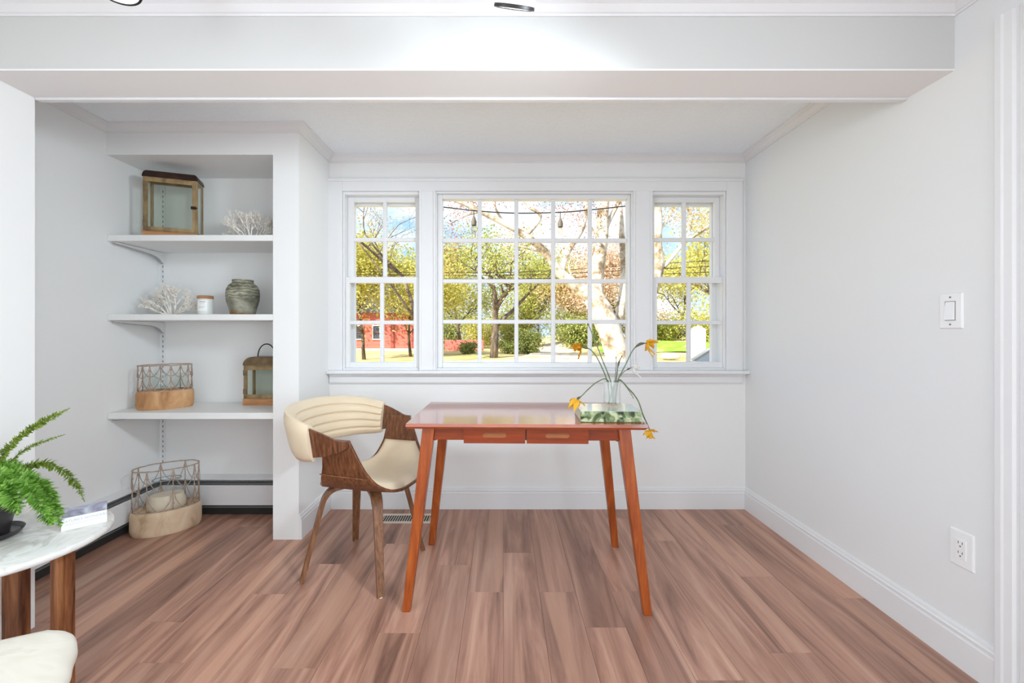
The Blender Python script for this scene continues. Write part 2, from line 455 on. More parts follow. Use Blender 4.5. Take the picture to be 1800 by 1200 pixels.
run('baseboard_side', BBP, (XS, YF), (XS, YB), (1,0,0), 0, 0, 1)

# door at the right edge of the photo: casing with stepped profile and the door leaf
dr = struct(MB().box(XR+.03, XR+.075, .36, 1.18, 0, 2.05).build('door_1', TRIM))
CAS = [(0, 0), (.014, 0), (.014, .012), (.010, .016), (.010, .024), (.017, .030), (.019, .05), (.022, .056), (.022, .072), (.018, .076), (0, .076)]
def casing_v(y, z0, z1, sgn):
    return [[(XR-o, y+sgn*a, z) for o, a in CAS] for z in (z0, z1)]
MB().ring_loft(casing_v(1.269, 0, 2.155, 1)).build('casing', TRIM, dr)
MB().ring_loft(casing_v(.271, 0, 2.155, -1)).build('casing', TRIM, dr)
MB().box(XR-.02, XR, .271, 1.269, 2.08, 2.155).build('casing', TRIM, dr)
MB().box(XR, XR+.1, 1.18, 1.269, 0, 2.1).box(XR, XR+.1, .271, .36, 0, 2.1).build('jamb', TRIM, dr)

# ---- windows
w_casing = struct(MB().box(-1.145, OX0, YB-.020, YB, .905, 2.155).build('trim_8', TRIM, bevel=.004))
struct(MB().box(OX1, 1.56, YB-.020, YB, .905, 2.155).build('trim_9', TRIM, bevel=.004))
struct(MB().box(OX0, OX1, YB-.020, YB, OZ1, 2.155).box(-1.145, 1.56, YB-.026, YB, 2.135, 2.155).build('trim_10', TRIM, bevel=.003))
st = struct(MB().box(XS, XR, YB-.062, YB+.05, .884, .906).build('trim_11', TRIM, bevel=.008, seg=3))
struct(MB().run([(0,.818),(.010,.818),(.016,.828),(.016,.862),(.024,.872),(.024,.884),(0,.884)], (-1.135, YB, 0), (1.56, YB, 0), (0,-1,0)).build('trim_12', TRIM))
struct(MB().box(-.541, -.448, YB-.020, YB+.11, .906, OZ1).box(-.548, -.535, YB-.028, YB, .906, OZ1).box(-.456, -.442, YB-.028, YB, .906, OZ1).build('trim_13', TRIM, bevel=.003))
struct(MB().box(.851, .963, YB-.020, YB+.11, .906, OZ1).box(.846, .859, YB-.028, YB, .906, OZ1).box(.955, .969, YB-.028, YB, .906, OZ1).build('trim_14', TRIM, bevel=.003))

def frame_ring(mb, x0, x1, z0, z1, y0, y1, l, r, b, t):
    mb.box(x0, x0+l, y0, y1, z0, z1); mb.box(x1-r, x1, y0, y1, z0, z1)
    mb.box(x0+l, x1-r, y0, y1, z0, z0+b); mb.box(x0+l, x1-r, y0, y1, z1-t, z1)
    return mb

def glazed(parent, x0, x1, z0, z1, y, nx, nz, mw=.026):
    """muntin bars and one pane for each light between x0..x1, z0..z1"""
    dx, dz = (x1-x0)/nx, (z1-z0)/nz
    for i in range(1, nx):
        MB().box(x0+i*dx-mw/2, x0+i*dx+mw/2, y-.014, y+.014, z0-.002, z1+.002).build('muntin', TRIM, parent, bevel=.006)
    for j in range(1, nz):
        MB().box(x0-.002, x1+.002, y-.012, y+.012, z0+j*dz-mw/2, z0+j*dz+mw/2).build('muntin', TRIM, parent, bevel=.005)
    for i in range(nx):
        for j in range(nz):
            a, b = x0+i*dx, x0+(i+1)*dx
            c, d = z0+j*dz, z0+(j+1)*dz
            MB().box(a+.003, b-.003, y-.002, y+.001, c+.003, d-.003).build('pane', GLASS, parent)

def double_hung(n, x0, x1, gu, gl):
    """gu, gl: glass rectangles (x0,x1,z0,z1) of the upper and the lower sash"""
    w = struct(frame_ring(MB(), x0, x1, .906, OZ1, YB-.004, YB+.125, .012, .012, .012, .02).build('window_%d' % n, TRIM, bevel=.002))
    # outer stop seen through the glass
    frame_ring(MB(), x0+.012, x1-.012, .918, OZ1-.02, YB+.092, YB+.125, .032, .032, .02, .045).build('outer_stop', TRIM, w)
    a, b, c, d = gu
    s = frame_ring(MB(), x0+.012, x1-.012, 1.485, OZ1-.02, YB+.05, YB+.08, a-x0-.012, x1-.012-b, c-1.485, OZ1-.02-d).build('upper_sash', TRIM, w, bevel=.003)
    glazed(s, a, b, c, d, YB+.065, 2, 2)
    a, b, c, d = gl
    s = frame_ring(MB(), x0+.012, x1-.012, .918, 1.518, YB+.012, YB+.045, a-x0-.012, x1-.012-b, c-.918, 1.518-d).build('lower_sash', TRIM, w, bevel=.003)
    glazed(s, a, b, c, d, YB+.028, 2, 2)
    return w
double_hung(1, OX0, -.541, (-1.000, -.588, 1.522, 2.022), (-1.014, -.592, .957, 1.478))
double_hung(3, .963, OX1, (1.008, 1.410, 1.522, 2.022), (1.012, 1.438, .957, 1.478))
w2 = struct(frame_ring(MB(), -.448, .851, .906, OZ1, YB-.004, YB+.125, .012, .012, .012, .012).build('window_2', TRIM, bevel=.002))
sash = frame_ring(MB(), -.436, .839, .918, OZ1-.012, YB+.02, YB+.08, .032, .018, .035, .028).build('fixed_sash', TRIM, w2, bevel=.004)
glazed(sash, -.404, .821, .953, 2.034, YB+.05, 5, 4, .027)

# ---- baseboard heater along the left wall and the back of the niche
HP_BACK = [(0,.03),(.008,.03),(.008,.222),(.030,.226),(.030,.232),(0,.240)]
def heater(name, label, p0, p1, out, m0, m1):
    t = thing(name, label, 'heater', (0,0,0))
    q = lambda prof, nm, mat: MB().run(prof, p0, p1, out, m0, m1).build(nm, mat, t)
    q([(0,.018),(.008,.018),(.008,.222),(.058,.224),(.058,.229),(.004,.242),(0,.242)], 'back_plate', TRIM)
    q([(.057,.066),(.062,.066),(.062,.186),(.057,.190)], 'front_panel', TRIM)
    q([(.040,.198),(.056,.194),(.057,.204),(.041,.208)], 'damper', GREYMETAL)
    q([(.0085,.004),(.044,.004),(.044,.13),(.0085,.13)], 'fin_tube_shade', DARK)  # fin tube enlarged as a dark block, painting the shade in the gap
    q([(.045,.045),(.050,.045),(.050,.055),(.045,.055)], 'lower_rail', GREYMETAL)
    return t
heater('baseboard_heater', 'white baseboard heater along the back of the shelf niche under the lowest shelf', (XL, YN, 0), (XS-.02, YN, 0), (0,-1,0), 1, 0)
heater('baseboard_heater', 'white baseboard heater running along the left wall behind the marble side table', (XL, B1+.01, 0), (XL, YN, 0), (1,0,0), 0, 1)

# ---- shelves, standard and brackets
for z, th, lb in ((1.698, .034, 'topmost white niche shelf carrying the large lantern and one coral'),
                  (1.255, .034, 'middle white niche shelf carrying the green stoneware vase and candle'),
                  (.705, .036, 'lowest white niche shelf carrying the small handled lantern and wire basket')):
    tag(MB().box(XL+.002, XS-.022, YF+.004, YN-.003, z-th, z).build('shelf', SHELF, bevel=.003), lb, 'shelf', 'white shelves in the niche')
t = thing('shelf_standard', 'white slotted metal shelf standard running up the niche back wall', 'shelf standard', (XL+.028, YN, .30))
MB().box(-.008, .008, -.010, -.0005, 0, 1.80).build('channel', TRIM, t)
zz = .02
while zz < 1.78:
    if not any(abs(zz+.30-z) < .03 for z in (1.69, 1.245, .69)):
        MB().box(-.0022, .0022, -.0108, -.0098, zz, zz+.013).build('slot', SLOT, t)
    zz += .032
def bracket(z, lb):
    t = thing('shelf_bracket', lb, 'bracket', (XL+.028, YN-.011, z), 0, 'shelf brackets')
    prof = spline([(0, -.002, 0), (-.10, -.002, 0), (-.335, -.002, 0)], 3)
    low = [(-.335,-.010),(-.10,-.026),(-.06,-.033),(-.03,-.046),(-.008,-.068),(0,-.07),(0,-.002),(-.335,-.002)]
    MB().prism(low, -.007, .007, 'x').build('arm', TRIM, t)
    e = [(-.338,-.006),(-.335,-.0105),(-.10,-.0285),(-.06,-.0355),(-.03,-.0485),(-.008,-.0705),(0,-.0725)]
    MB().sweep([(0, y, zz) for y, zz in e], Vector((1,0,0)), .0075, .0016).build('edge_rib', plain('rib_grey', srgb(176,175,172)), t)
bracket(1.664, 'white curved bracket under the topmost niche shelf')
bracket(1.221, 'white curved bracket under the middle niche shelf')
bracket(.669, 'white curved bracket under the lowest niche shelf')

# ---- switch, outlet, floor register
def plate(name, label, cat, y, z):
    t = thing(name, label, cat, (XR, y, z))
    MB().hexa([(0,-.040,-.064),(0,-.040,.064),(0,.040,.064),(0,.040,-.064)], [(-.006,-.036,-.060),(-.006,-.036,.060),(-.006,.036,.060),(-.006,.036,-.060)]).build('plate', PLASTIC, t, bevel=.0015)
    return t
t = plate('light_switch', 'white rocker light switch on the right wall at window height', 'light switch', 1.489, 1.232)
MB().box(-.0068, -.004, -.0175, .0175, -.034, .034).build('rocker_frame', SLOT, t)
MB().hexa([(-.004,-.016,-.0325),(-.004,-.016,.0325),(-.004,.016,.0325),(-.004,.016,-.0325)], [(-.014,-.016,-.0325),(-.0072,-.016,.0325),(-.0072,.016,.0325),(-.014,.016,-.0325)]).build('rocker', PLASTIC, t, bevel=.001)
for z in (-.048, .048): MB().tube([(-.0055,0,z),(-.0072,0,z)], .0032, 10).build('screw', GREYMETAL, t)
t = plate('power_outlet', 'white double power outlet low on the right wall above the baseboard', 'outlet', 1.454, .4075)
MB().box(-.0085, -.004, -.0170, .0170, -.0335, .0335).build('receptacle', PLASTIC, t, bevel=.001)
for z in (-.017, .017):
    for y in (-.0065, .0065): MB().box(-.0090, -.008, y-.0011, y+.0011, z+.001, z+.009).build('slot', SLOT, t)
    MB().tube([(-.008,0,z-.007),(-.0090,0,z-.007)], .0028, 8).build('ground_hole', SLOT, t)
for z in (-.048, .048): MB().tube([(-.0055,0,z),(-.0068,0,z)], .0028, 10).build('screw', PLASTIC, t)
VENTM = plain('register_metal', srgb(226, 214, 200), rough=.45, vary=.03)
t = thing('floor_register', 'cream metal floor vent with slats in the floor behind the chair', 'floor vent', (-.60, 2.605, 0))
frame_v = MB(); frame_v.box(-.165,.165,-.062,-.044,.0002,.005); frame_v.box(-.165,.165,.044,.062,.0002,.005); frame_v.box(-.165,-.147,-.044,.044,.0002,.005); frame_v.box(.147,.165,-.044,.044,.0002,.005)
frame_v.build('frame', VENTM, t)
MB().box(-.147,.147,-.044,.044,.0002,.001).build('opening', BLACK, t)
for i in range(20):
    x = -.14+i*.0147
    MB().box(x-.0022, x+.0022, -.044, .044, .0008, .0022).build('slat', VENTM, t)

# ---- track lights under the ceiling in front of the beam
LAMP_ON = emit('lamp_lens', (1, .97, .92, 1), 6)
def spot_head(label, loc, aim, energy, cone, soft=.04, col=(1, .97, .93)):
    t = thing('track_light', label, 'spotlight', loc, 0, 'ceiling spotlights')
    a = Vector(aim).normalized(); b = Vector((0,0,0))
    R = a.to_track_quat('Z', 'Y').to_matrix()
    def place(mb, *args, **kw):
        mb.v = [tuple(R @ Vector(p)) for p in mb.v]; return mb.build(*args, **kw)
    place(MB().lathe([(.030,-.11),(.046,-.105),(.053,-.09),(.055,.055),(.050,.055),(.048,-.02)], 32, cap=False), 'body', TRIM, t, smooth='auto')
    place(MB().lathe([(.0555,.048),(.0565,.050),(.0565,.056),(.0505,.057),(.0500,.050)], 32, cap=False), 'rim', BLACK, t, smooth='auto')
    place(MB().lathe([(.0485,.030),(.030,.033),(.001,.034)], 32), 'lens', LAMP_ON, t, smooth=True)
    top = Vector((0,0,ZC-loc[2]))
    MB().tube([R @ Vector((0,0,-.10)), R @ Vector((0,0,-.13)), Vector((0,0,top.z-.03)) + (R @ Vector((0,0,-.12)))*Vector((1,1,0)), top + (R @ Vector((0,0,-.12)))*Vector((1,1,0))], .009, 10).build('stem', TRIM, t, smooth=True)
    MB().lathe([(.05,top.z-.018),(.055,top.z-.012),(.055,top.z)], 24, cx=(R @ Vector((0,0,-.12))).x, cy=(R @ Vector((0,0,-.12))).y).build('canopy', TRIM, t, smooth='auto')
    l = bpy.data.lights.new('spot_lamp', 'SPOT'); l.energy = energy; l.spot_size = math.radians(cone); l.spot_blend = .9; l.shadow_soft_size = soft; l.color = col
    lo = bpy.data.objects.new('spot_lamp', l); COL.objects.link(lo); lo.parent = t
    lo.location = a*.062; lo.rotation_euler = a.to_track_quat('-Z', 'Y').to_euler()
    return t
spot_head('white cylinder ceiling spotlight aimed at the middle of the beam', wp(908, -30, 1.14), (-.06, .34, -.48), 1.8, 70)
spot_head('white ceiling spotlight at the upper left with its glowing face showing', wp(203, -52, 1.18), (.12, -.10, -1), 8, 140)

# extra heads added out of view above the frame to brighten the alcove
for lbl, loc, to, en in (('added out-of-view ceiling spotlight left of the middle, brightening the right wall', (-.70, .80, 1.99), (1.45, 2.30, .62), 20),
                         ('added out-of-view ceiling spotlight right of the middle, brightening the shelves', (.75, .80, 1.99), (-1.85, 2.45, .70), 84),
                         ('added out-of-view ceiling spotlight at the middle, brightening the window wall', (.06, .74, 1.99), (.15, 2.50, .45), 4)):
    spot_head(lbl, loc, Vector(to)-Vector(loc), en, 98, .14, (.80, .92, 1.0))
# ------------------------------------------------------------------ desk
D = thing('writing_desk', 'orange-brown wooden writing desk with two drawers and splayed legs under the window', 'desk', (.10, 2.015, 0), math.radians(-1.3))
top = MB(); hw, hd = .503, .272
top.hexa([(-hw+.012,-hd+.008,.752),(hw-.012,-hd+.008,.752),(hw-.012,hd-.008,.752),(-hw+.012,hd-.008,.752)], [(-hw,-hd,.762),(hw,-hd,.762),(hw,hd,.762),(-hw,hd,.762)])
top.hexa([(-hw,-hd,.762),(hw,-hd,.762),(hw,hd,.762),(-hw,hd,.762)], [(-hw+.002,-hd+.002,.775),(hw-.002,-hd+.002,.775),(hw-.002,hd-.002,.775),(-hw+.002,hd-.002,.775)])
top.build('tabletop', TOPWOOD, D)
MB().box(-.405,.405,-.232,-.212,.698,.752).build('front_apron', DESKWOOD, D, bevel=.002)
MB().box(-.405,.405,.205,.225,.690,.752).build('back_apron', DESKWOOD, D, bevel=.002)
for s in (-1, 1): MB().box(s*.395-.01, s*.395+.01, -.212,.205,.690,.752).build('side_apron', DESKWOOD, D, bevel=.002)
for x0, x1 in ((-.262, -.0035), (.0035, .262)):
    cxm = (x0+x1)/2
    # front with a stadium-shaped finger slot cut through it
    N = 14; a, r = .040, .0105; zc = .722
    inner = [(cxm+a+r*math.cos(t), zc+r*math.sin(t)) for t in [-math.pi/2+math.pi*i/N for i in range(N+1)]] + [(cxm-a+r*math.cos(t), zc+r*math.sin(t)) for t in [math.pi/2+math.pi*i/N for i in range(N+1)]]
    outer = []
    for (px, pz) in inner:
        dx, dz = px-cxm, pz-zc
        k = min((x1-x0)/2/max(abs(dx), 1e-6), (.032 if dz > 0 else .034)/max(abs(dz), 1e-6))
        outer.append((cxm+dx*k, zc+dz*k))
    corners = [(x1,zc-.034),(x1,zc+.032),(x0,zc+.032),(x0,zc-.034)]
    m = MB(); n = len(inner); y0, y1 = -.246, -.226
    m.v += [(p[0], y0, p[1]) for p in inner]+[(p[0], y0, p[1]) for p in outer]+[(p[0], y1, p[1]) for p in inner]+[(p[0], y1, p[1]) for p in outer]
    for i in range(n):
        j = (i+1) % n
        m.f += [(i, j, n+j, n+i), (i, 2*n+i, 2*n+j, j), (n+i, n+j, 3*n+j, 3*n+i)]
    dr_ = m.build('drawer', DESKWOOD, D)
    # corner fillets of the front, and the shallow tray behind it
    mm = MB()
    mm.box(x0, x1, y0+.0005, y1, zc-.034, zc-.0115); mm.box(x0, x1, y0+.0005, y1, zc+.0115, zc+.032)
    mm.box(x0, cxm-a-.012, y0+.0005, y1, zc-.034, zc+.032); mm.box(cxm+a+.012, x1, y0+.0005, y1, zc-.034, zc+.032)
    mm.build('drawer_board', DESKWOOD, dr_)
    MB().box(cxm-a-.013, cxm+a+.013, -.2435, -.2395, zc-.011, zc+.011).build('finger_slot', SLOTWOOD, dr_)
for sx in (-1, 1):
    for sy in (-1, 1):
        m = MB(); tx, ty, fx, fy = sx*.412, sy*.222, sx*.497, sy*.272
        tw, td, fw, fd = .026, .024, .017, .017
        m.hexa([(fx-fw,fy-fd,0),(fx+fw,fy-fd,0),(fx+fw,fy+fd,0),(fx-fw,fy+fd,0)], [(tx-tw,ty-td,.752),(tx+tw,ty-td,.752),(tx+tw,ty+td,.752),(tx-tw,ty+td,.752)])
        m.build('leg', LEGWOOD, D, bevel=.004)

# ------------------------------------------------------------------ armchair of bent walnut with cream upholstery
def make_chair():
    C = thing('armchair', 'bent walnut armchair with cream leather seat and curved channelled back beside the desk', 'chair', (-.68, 2.09, 0), math.radians(-15))
    half = spline([(0,.424,0),(.10,.427,0),(.175,.447,0),(.222,.487,0),(.246,.54,0),(.262,.61,0),(.276,.692,0)], 6)
    Ls = [0]
    for a, b in zip(half[:-1], half[1:]): Ls.append(Ls[-1]+(b-a).length)
    ss = [l/Ls[-1] for l in Ls]
    pts = [(-p.x, p.y, -s) for p, s in zip(half, ss)][::-1] + [(p.x, p.y, s) for p, s in zip(half, ss)][1:]
    SF = ([0,.25,.42,.55,.7,.85,1.0], [.275,.262,.235,.195,.155,.125,.095])
    SR = ([0,.25,.38,.5,.7,1.0], [-.22,-.18,-.12,-.09,-.055,-.035])
    def surf(u_i, v, off=0.0, smax=1.0, inset=0.0):
        y, z, s = pts[u_i]
        a = pts[max(u_i-1, 0)]; b = pts[min(u_i+1, len(pts)-1)]
        t = Vector((0, b[0]-a[0], b[1]-a[1])).normalized(); nrm = Vector((0, -t.z, t.y))
        fr, re = interp(*SF, abs(s))-inset, interp(*SR, abs(s))+inset
        x = re+(fr-re)*v
        lift = .018*max(0, (x-.05)/.22)**2*(1-abs(s))      # waterfall front rises a touch, then rolls
        return Vector((x, y, z+lift))+nrm*off
    nv = 10
    m = MB(); rings = []
    for i in range(len(pts)):
        outer = [surf(i, v/nv, -.006) for v in range(nv+1)]; inner = [surf(i, v/nv, .006) for v in range(nv+1)]
        rings.append(outer+inner[::-1])
    m.ring_loft(rings)
    m.build('shell', WALNUT, C, smooth='auto', bevel=.002)
    # seat pad lining the shell
    idx = [i for i, p in enumerate(pts) if abs(p[2]) <= .71]
    smax = max(abs(pts[i][2]) for i in idx); nv = 14; rings = []
    for i in idx:
        s = pts[i][2]/smax; row = []
        for v in range(nv+1):
            q = 2*v/nv-1
            e = max(0, (1-abs(s)**5))**.5*max(0, (1-abs(q)**6))**.5
            row.append(surf(i, v/nv, .0065+.034*e, inset=.012))
        under = [surf(i, v/nv, .0062, inset=.012) for v in range(nv+1)]
        rings.append(row+under[::-1])
    MB().ring_loft(rings).build('seat_pad', LEATHER, C, smooth=True)
    # arm band: one strip from arm to arm around the back
    plan = spline([(.095,-.284,0),(0,-.288,0),(-.10,-.286,0),(-.19,-.258,0),(-.262,-.19,0),(-.300,-.10,0),(-.312,0,0),(-.300,.10,0),(-.262,.19,0),(-.19,.258,0),(-.10,.286,0),(0,.288,0),(.095,.284,0)], 5)
    n = len(plan)
    def band(i):
        t = 2*i/(n-1)-1; a = abs(t)
        zt = .692+.104*(1-min(1, a/.92)**2.3)
        zb = interp([0,.35,.62,.8,.93,1], [.60,.597,.600,.617,.640,.662], a)
        p = plan[i]; d = (plan[min(i+1,n-1)]-plan[max(i-1,0)]).normalized(); out = Vector((-d.y, d.x, 0))
        if out.dot(Vector((p.x+.02, p.y, 0))) < 0: out = -out
        lean = .035*(1-a**2)
        return p, out, zt, zb, lean, t
    rings = []
    for i in range(n):
        p, o, zt, zb, lean, t = band(i)
        rings.append([(p.x+o.x*(w+l), p.y+o.y*(w+l), z) for w, l, z in ((.005,-lean*.5,zb),(.005,lean,zt),(-.005,lean,zt),(-.005,-lean*.5,zb))])
    MB().ring_loft(rings).build('arm_band', WALNUT, C, smooth='auto', bevel=.002)
    # upholstered back wrapped on the band, stitched channels on the inside
    sel = [i for i in range(n) if abs(2*i/(n-1)-1) <= .72]
    rings = []; K = 50
    for i in sel:
        p, o, zt, zb, lean, t = band(i); zt += .012; zb -= .016
        e = min(1, max(0,(.74-abs(t)))/.06)**.5
        ring = []
        for k in range(K+1):                      # inside face from bottom to top
            q = k/K; groove = .011*max(0, 1-abs(((q*5+.5) % 1)-.5)/.22) if .1 < q < .92 else 0
            bul = .030*(1-abs(2*q-1)**4)*e+.008-groove*e
            l = -lean*.5+lean*1.5*q
            ring.append((p.x+o.x*(l-bul), p.y+o.y*(l-bul), zb+(zt-zb)*q))
        for k in range(9):                        # outside face from top to bottom
            q = 1-k/8; bul = .016*(1-abs(2*q-1)**4)*e+.007; l = -lean*.5+lean*1.5*q
            ring.append((p.x+o.x*(l+bul), p.y+o.y*(l+bul), zb+(zt-zb)*q))
        rings.append(ring)
    ub = MB().ring_loft(rings).build('back_upholstery', LEATHER, C, smooth='auto', angle=60)
    i = sel[0]
    # seam line on the near side panel where seat sheet and arm sheet overlap
    for s in (-1, 1):
        y = s*.2365
        MB().sweep([(interp(*SR, .62)-.001, s*.2535, .528), (0, s*.2550, .526), (interp(*SF, .62)-.004, s*.2545, .524)], Vector((0,0,1)), .002, .0015).build('overlap_edge', WALNUT_LEG, C)
    for sx, sy in ((-1,-1),(1,-1),(1,1),(-1,1)):
        f = Vector((sx*.205, sy*.208, 0)); k = Vector((sx*.150, sy*.140, .33)); 
        path = spline([f, f.lerp(k, .5), k, (sx*.138, sy*.128, .375), (sx*.118, sy*.108, .402), (sx*.085, sy*.078, .412), (sx*.02, sy*.018, .413)], 4)
        side = Vector((-sy*.68, sx*.73, 0)).normalized()
        nn = len(path); hw_ = [interp([0,.5,.75,1], [.015,.024,.026,.024], i/(nn-1)) for i in range(nn)]
        MB().sweep(path, side, hw_, .0095).build('leg', WALNUT_LEG, C, smooth='auto', bevel=.0015)
        MB().lathe([(.009,0),(.011,.001),(.011,.004)], 10, cx=f.x, cy=f.y).build('glide', PLASTIC, C)
    return C
make_chair()

# ------------------------------------------------------------------ book and vase of daffodils on the desk
BOOKGREEN = mottled('green_leaf_print', [(.38, srgb(34, 44, 26)), (.46, srgb(82, 100, 62)), (.54, srgb(130, 146, 102)), (.64, srgb(186, 194, 158))], scale=30, detail=4, rough=.3, dist=1.0, mscale=(1, 1, .7))
BOOKTOP = plain('cover_window_reflection', srgb(188, 206, 196), rough=.12, spec=.6, vary=.06, vscale=10, coat=.6)  # window reflection put into the pale cover colour
PAGES = plain('page_edges', srgb(214, 206, 186), rough=.8, vary=.06, vscale=90)
B = thing('thick_book', 'thick book with glossy cover paled by window reflection and green leafy spine lying on the desk', 'book', (.457, 1.868, .775), math.radians(-2))
MB().box(-.126,.126,-.086,.090,.0035,.0445).build('page_block', PAGES, B)
MB().box(-.128,.128,-.092,.092,.0445,.048).build('front_cover', BOOKTOP, B, bevel=.0008)
MB().box(-.128,.128,-.092,.092,.0003,.0035).build('back_cover', plain('cover_gold', srgb(150, 128, 76), rough=.4), B, bevel=.0008)
MB().box(-.128,.128,-.0945,-.088,.002,.0468).build('spine', BOOKGREEN, B, bevel=.001)

VX, VY, VZ = .490, 1.90, .8232
V = thing('glass_vase', 'clear glass jar of water standing on the green book', 'vase', (VX, VY, VZ))
MB().lathe([(.030,.0002),(.036,.003),(.0378,.012),(.0378,.112),(.0368,.115),(.0352,.112),(.0350,.014),(.030,.008),(.002,.008)], 36, cap=False).build('jar', thin_glass('vase_glass', (.975, .98, .98, 1), .8), V, smooth='auto')
FROST = mottled('frosted_band', [(.3, srgb(226, 228, 228)), (.7, srgb(240, 241, 241))], scale=20, rough=.5)
fm, fnt, fp = new_mat('frost'); fp.inputs['Base Color'].default_value = srgb(250, 250, 250); fp.inputs['Alpha'].default_value = .30; fp.inputs['Roughness'].default_value = .4
MB().lathe([(.0381,.020),(.0381,.111)], 36, cap=False).build('frosted_label', fm, V, smooth=True)
MB().lathe([(.0340,.0082),(.0345,.060),(.001,.060)], 30, cap=False).build('water', thin_glass('water', (.95, .96, .945, 1), .5), V, smooth='auto')

STEM = plain('stem_green', srgb(98, 116, 80), rough=.5, vary=.25, vscale=30)
STEM_D = plain('stem_dark', srgb(84, 84, 62), rough=.6, vary=.2, vscale=40)
YELLOW = leafy('petal_yellow', srgb(222, 160, 40), srgb(238, 184, 62), srgb(246, 206, 96), .35)
OCHRE = leafy('petal_ochre', srgb(150, 96, 26), srgb(206, 142, 40), srgb(228, 172, 66), .3)
WHITEPETAL = leafy('petal_white', srgb(240, 236, 226), srgb(246, 244, 238), srgb(250, 248, 244), .3)
PINK = plain('petal_pink', srgb(214, 160, 150), rough=.6)
def flower_head(parent, p, d, size, mat, seed, cupmat=None, droop=.3):
    """six crumpled petals around a frilled trumpet, opening along d"""
    R = random.Random(seed); d = Vector(d).normalized(); u = d.orthogonal().normalized(); w = d.cross(u); p = Vector(p)
    for k in range(6):
        a = 2*math.pi*k/6+R.uniform(-.25, .25); rd = u*math.cos(a)+w*math.sin(a); sd = d.cross(rd)
        L = size*R.uniform(.7, 1.2); wd = size*R.uniform(.20, .34); fold = R.uniform(-.1, 1.0)
        c = [p+rd*size*.08]
        rows = []
        for i in range(5):
            t = i/4; ww = wd*math.sin(math.pi*(.12+.8*t))
            q = p+rd*(L*t*.75)+d*(L*fold*t*t)+Vector((0,0,-droop*L*t*t))
            j = [R.uniform(-.05,.05)*size for _ in range(3)]
            rows.append([q-sd*ww+d*(j[0]-.06*size*t), q+d*j[1]*.5+d*.05*size, q+sd*ww+d*(j[2]-.06*size*t)])
        m = MB().ring_loft(rows, cap=False, closed=False)
        m.build('petal', mat, parent, smooth=True)
    rings = []
    for i in range(6):
        t = i/5; rr = size*(.13+.08*t+.16*t**4); n = 18
        rings.append([p+d*(size*.72*t*(1+(R.uniform(-.22,.12) if i == 5 else 0)))+(u*math.cos(2*math.pi*j/n)+w*math.sin(2*math.pi*j/n))*rr*(1+(.22*t*(1 if j % 2 else -1))*R.uniform(.5,1.3)) for j in range(n)])
    MB().ring_loft(rings, cap=False).build('trumpet', cupmat or mat, parent, smooth=True)
def dz(px, py, Y): return wp(px, py, Y)-Vector((VX, VY, VZ))
def daffodil(label, path, r=.0028, stem=STEM, head=None, bud=None, sheath=None):
    t = thing('daffodil', label, 'flower', (VX, VY, VZ), 0, 'withering daffodils in the glass vase')
    pts = spline(path, 5)
    MB().tube(pts, [r*(1-.25*i/len(pts)) for i in range(len(pts))], 8).build('stem', stem, t, smooth=True)
    e = pts[-1]; d = (pts[-1]-pts[-3]).normalized()
    if sheath:
        a, b = int(len(pts)*sheath[0]), min(len(pts)-1, int(len(pts)*sheath[1])); seg = pts[a:b+1]
        MB().tube(seg, [r*(1+1.2*math.sin(math.pi*i/(len(seg)-1))) for i in range(len(seg))], 8).build('sheath', STEM_D, t, smooth=True)
    if bud: MB().tube([e-d*bud*.6, e-d*bud*.2, e+d*bud*.3, e+d*bud*.9], [r, bud*.45, bud*.5, bud*.1], 8).build('bud', STEM_D, t, smooth=True)
    if head: flower_head(t, e+d*.002, head[0], head[1], head[2], head[3], head[4] if len(head) > 4 else None, head[5] if len(head) > 5 else .3)
    return t
def inside(k): return (0.018*math.cos(k), .014*math.sin(k), .012)
daffodil('tall bare daffodil stem with dark bud tip reaching above the others', [inside(1), dz(1074,672,1.905), dz(1058,630,1.92), dz(1045,596,1.93), dz(1034,570,1.935)], bud=.008)
daffodil('wilted ochre daffodil leaning left in front of the large window', [inside(2), dz(1068,672,1.90), dz(1053,635,1.89), dz(1040,616,1.88), dz(1030,611,1.875), dz(1022,609,1.87)], head=((-1,-.2,-.15), .044, OCHRE, 3), sheath=(.72, .92))
daffodil('bright yellow daffodil leaning right before the window casing', [inside(3.6), dz(1084,672,1.90), dz(1100,640,1.895), dz(1112,616,1.89), dz(1124,605,1.885), dz(1135,603,1.88)], head=((.9,-.3,-.2), .050, YELLOW, 5), sheath=(.68, .95))
daffodil('yellow daffodil drooping to the left down to the desk top', [inside(0), dz(1068,668,1.895), dz(1050,671,1.87), dz(1034,684,1.85), dz(1022,696,1.835), dz(1014,701,1.83)], head=((-.5,-.2,-.9), .046, YELLOW, 8), sheath=(.82, .98))
daffodil('long drooping daffodil hanging over the right end of the desk', [inside(4.4), dz(1086,668,1.90), dz(1105,683,1.88), dz(1121,703,1.86), dz(1130,728,1.84), dz(1139,748,1.78), dz(1142,756,1.72)], r=.0032, head=((.05,-.15,-1), .046, YELLOW, 11, None, 0))
daffodil('small white daffodil with pinkish centre beside the jar rim', [inside(5), dz(1086,670,1.90), dz(1095,655,1.90), dz(1103,649,1.90), dz(1111,646,1.895)], r=.0018, stem=STEM_D, head=((.8,-.5,.1), .036, WHITEPETAL, 13, None, .5), sheath=(.7, .88))
daffodil('short spent daffodil stem standing upright in the jar', [inside(2.6), dz(1080,672,1.90), dz(1083,645,1.905), dz(1083,628,1.91)], r=.0022, bud=.005)
daffodil('short forked spent daffodil stem with brown knob in the jar', [inside(3), dz(1082,672,1.905), dz(1087,640,1.91), dz(1093,626,1.915)], r=.0022, stem=STEM_D, bud=.006, sheath=(.6, .8))
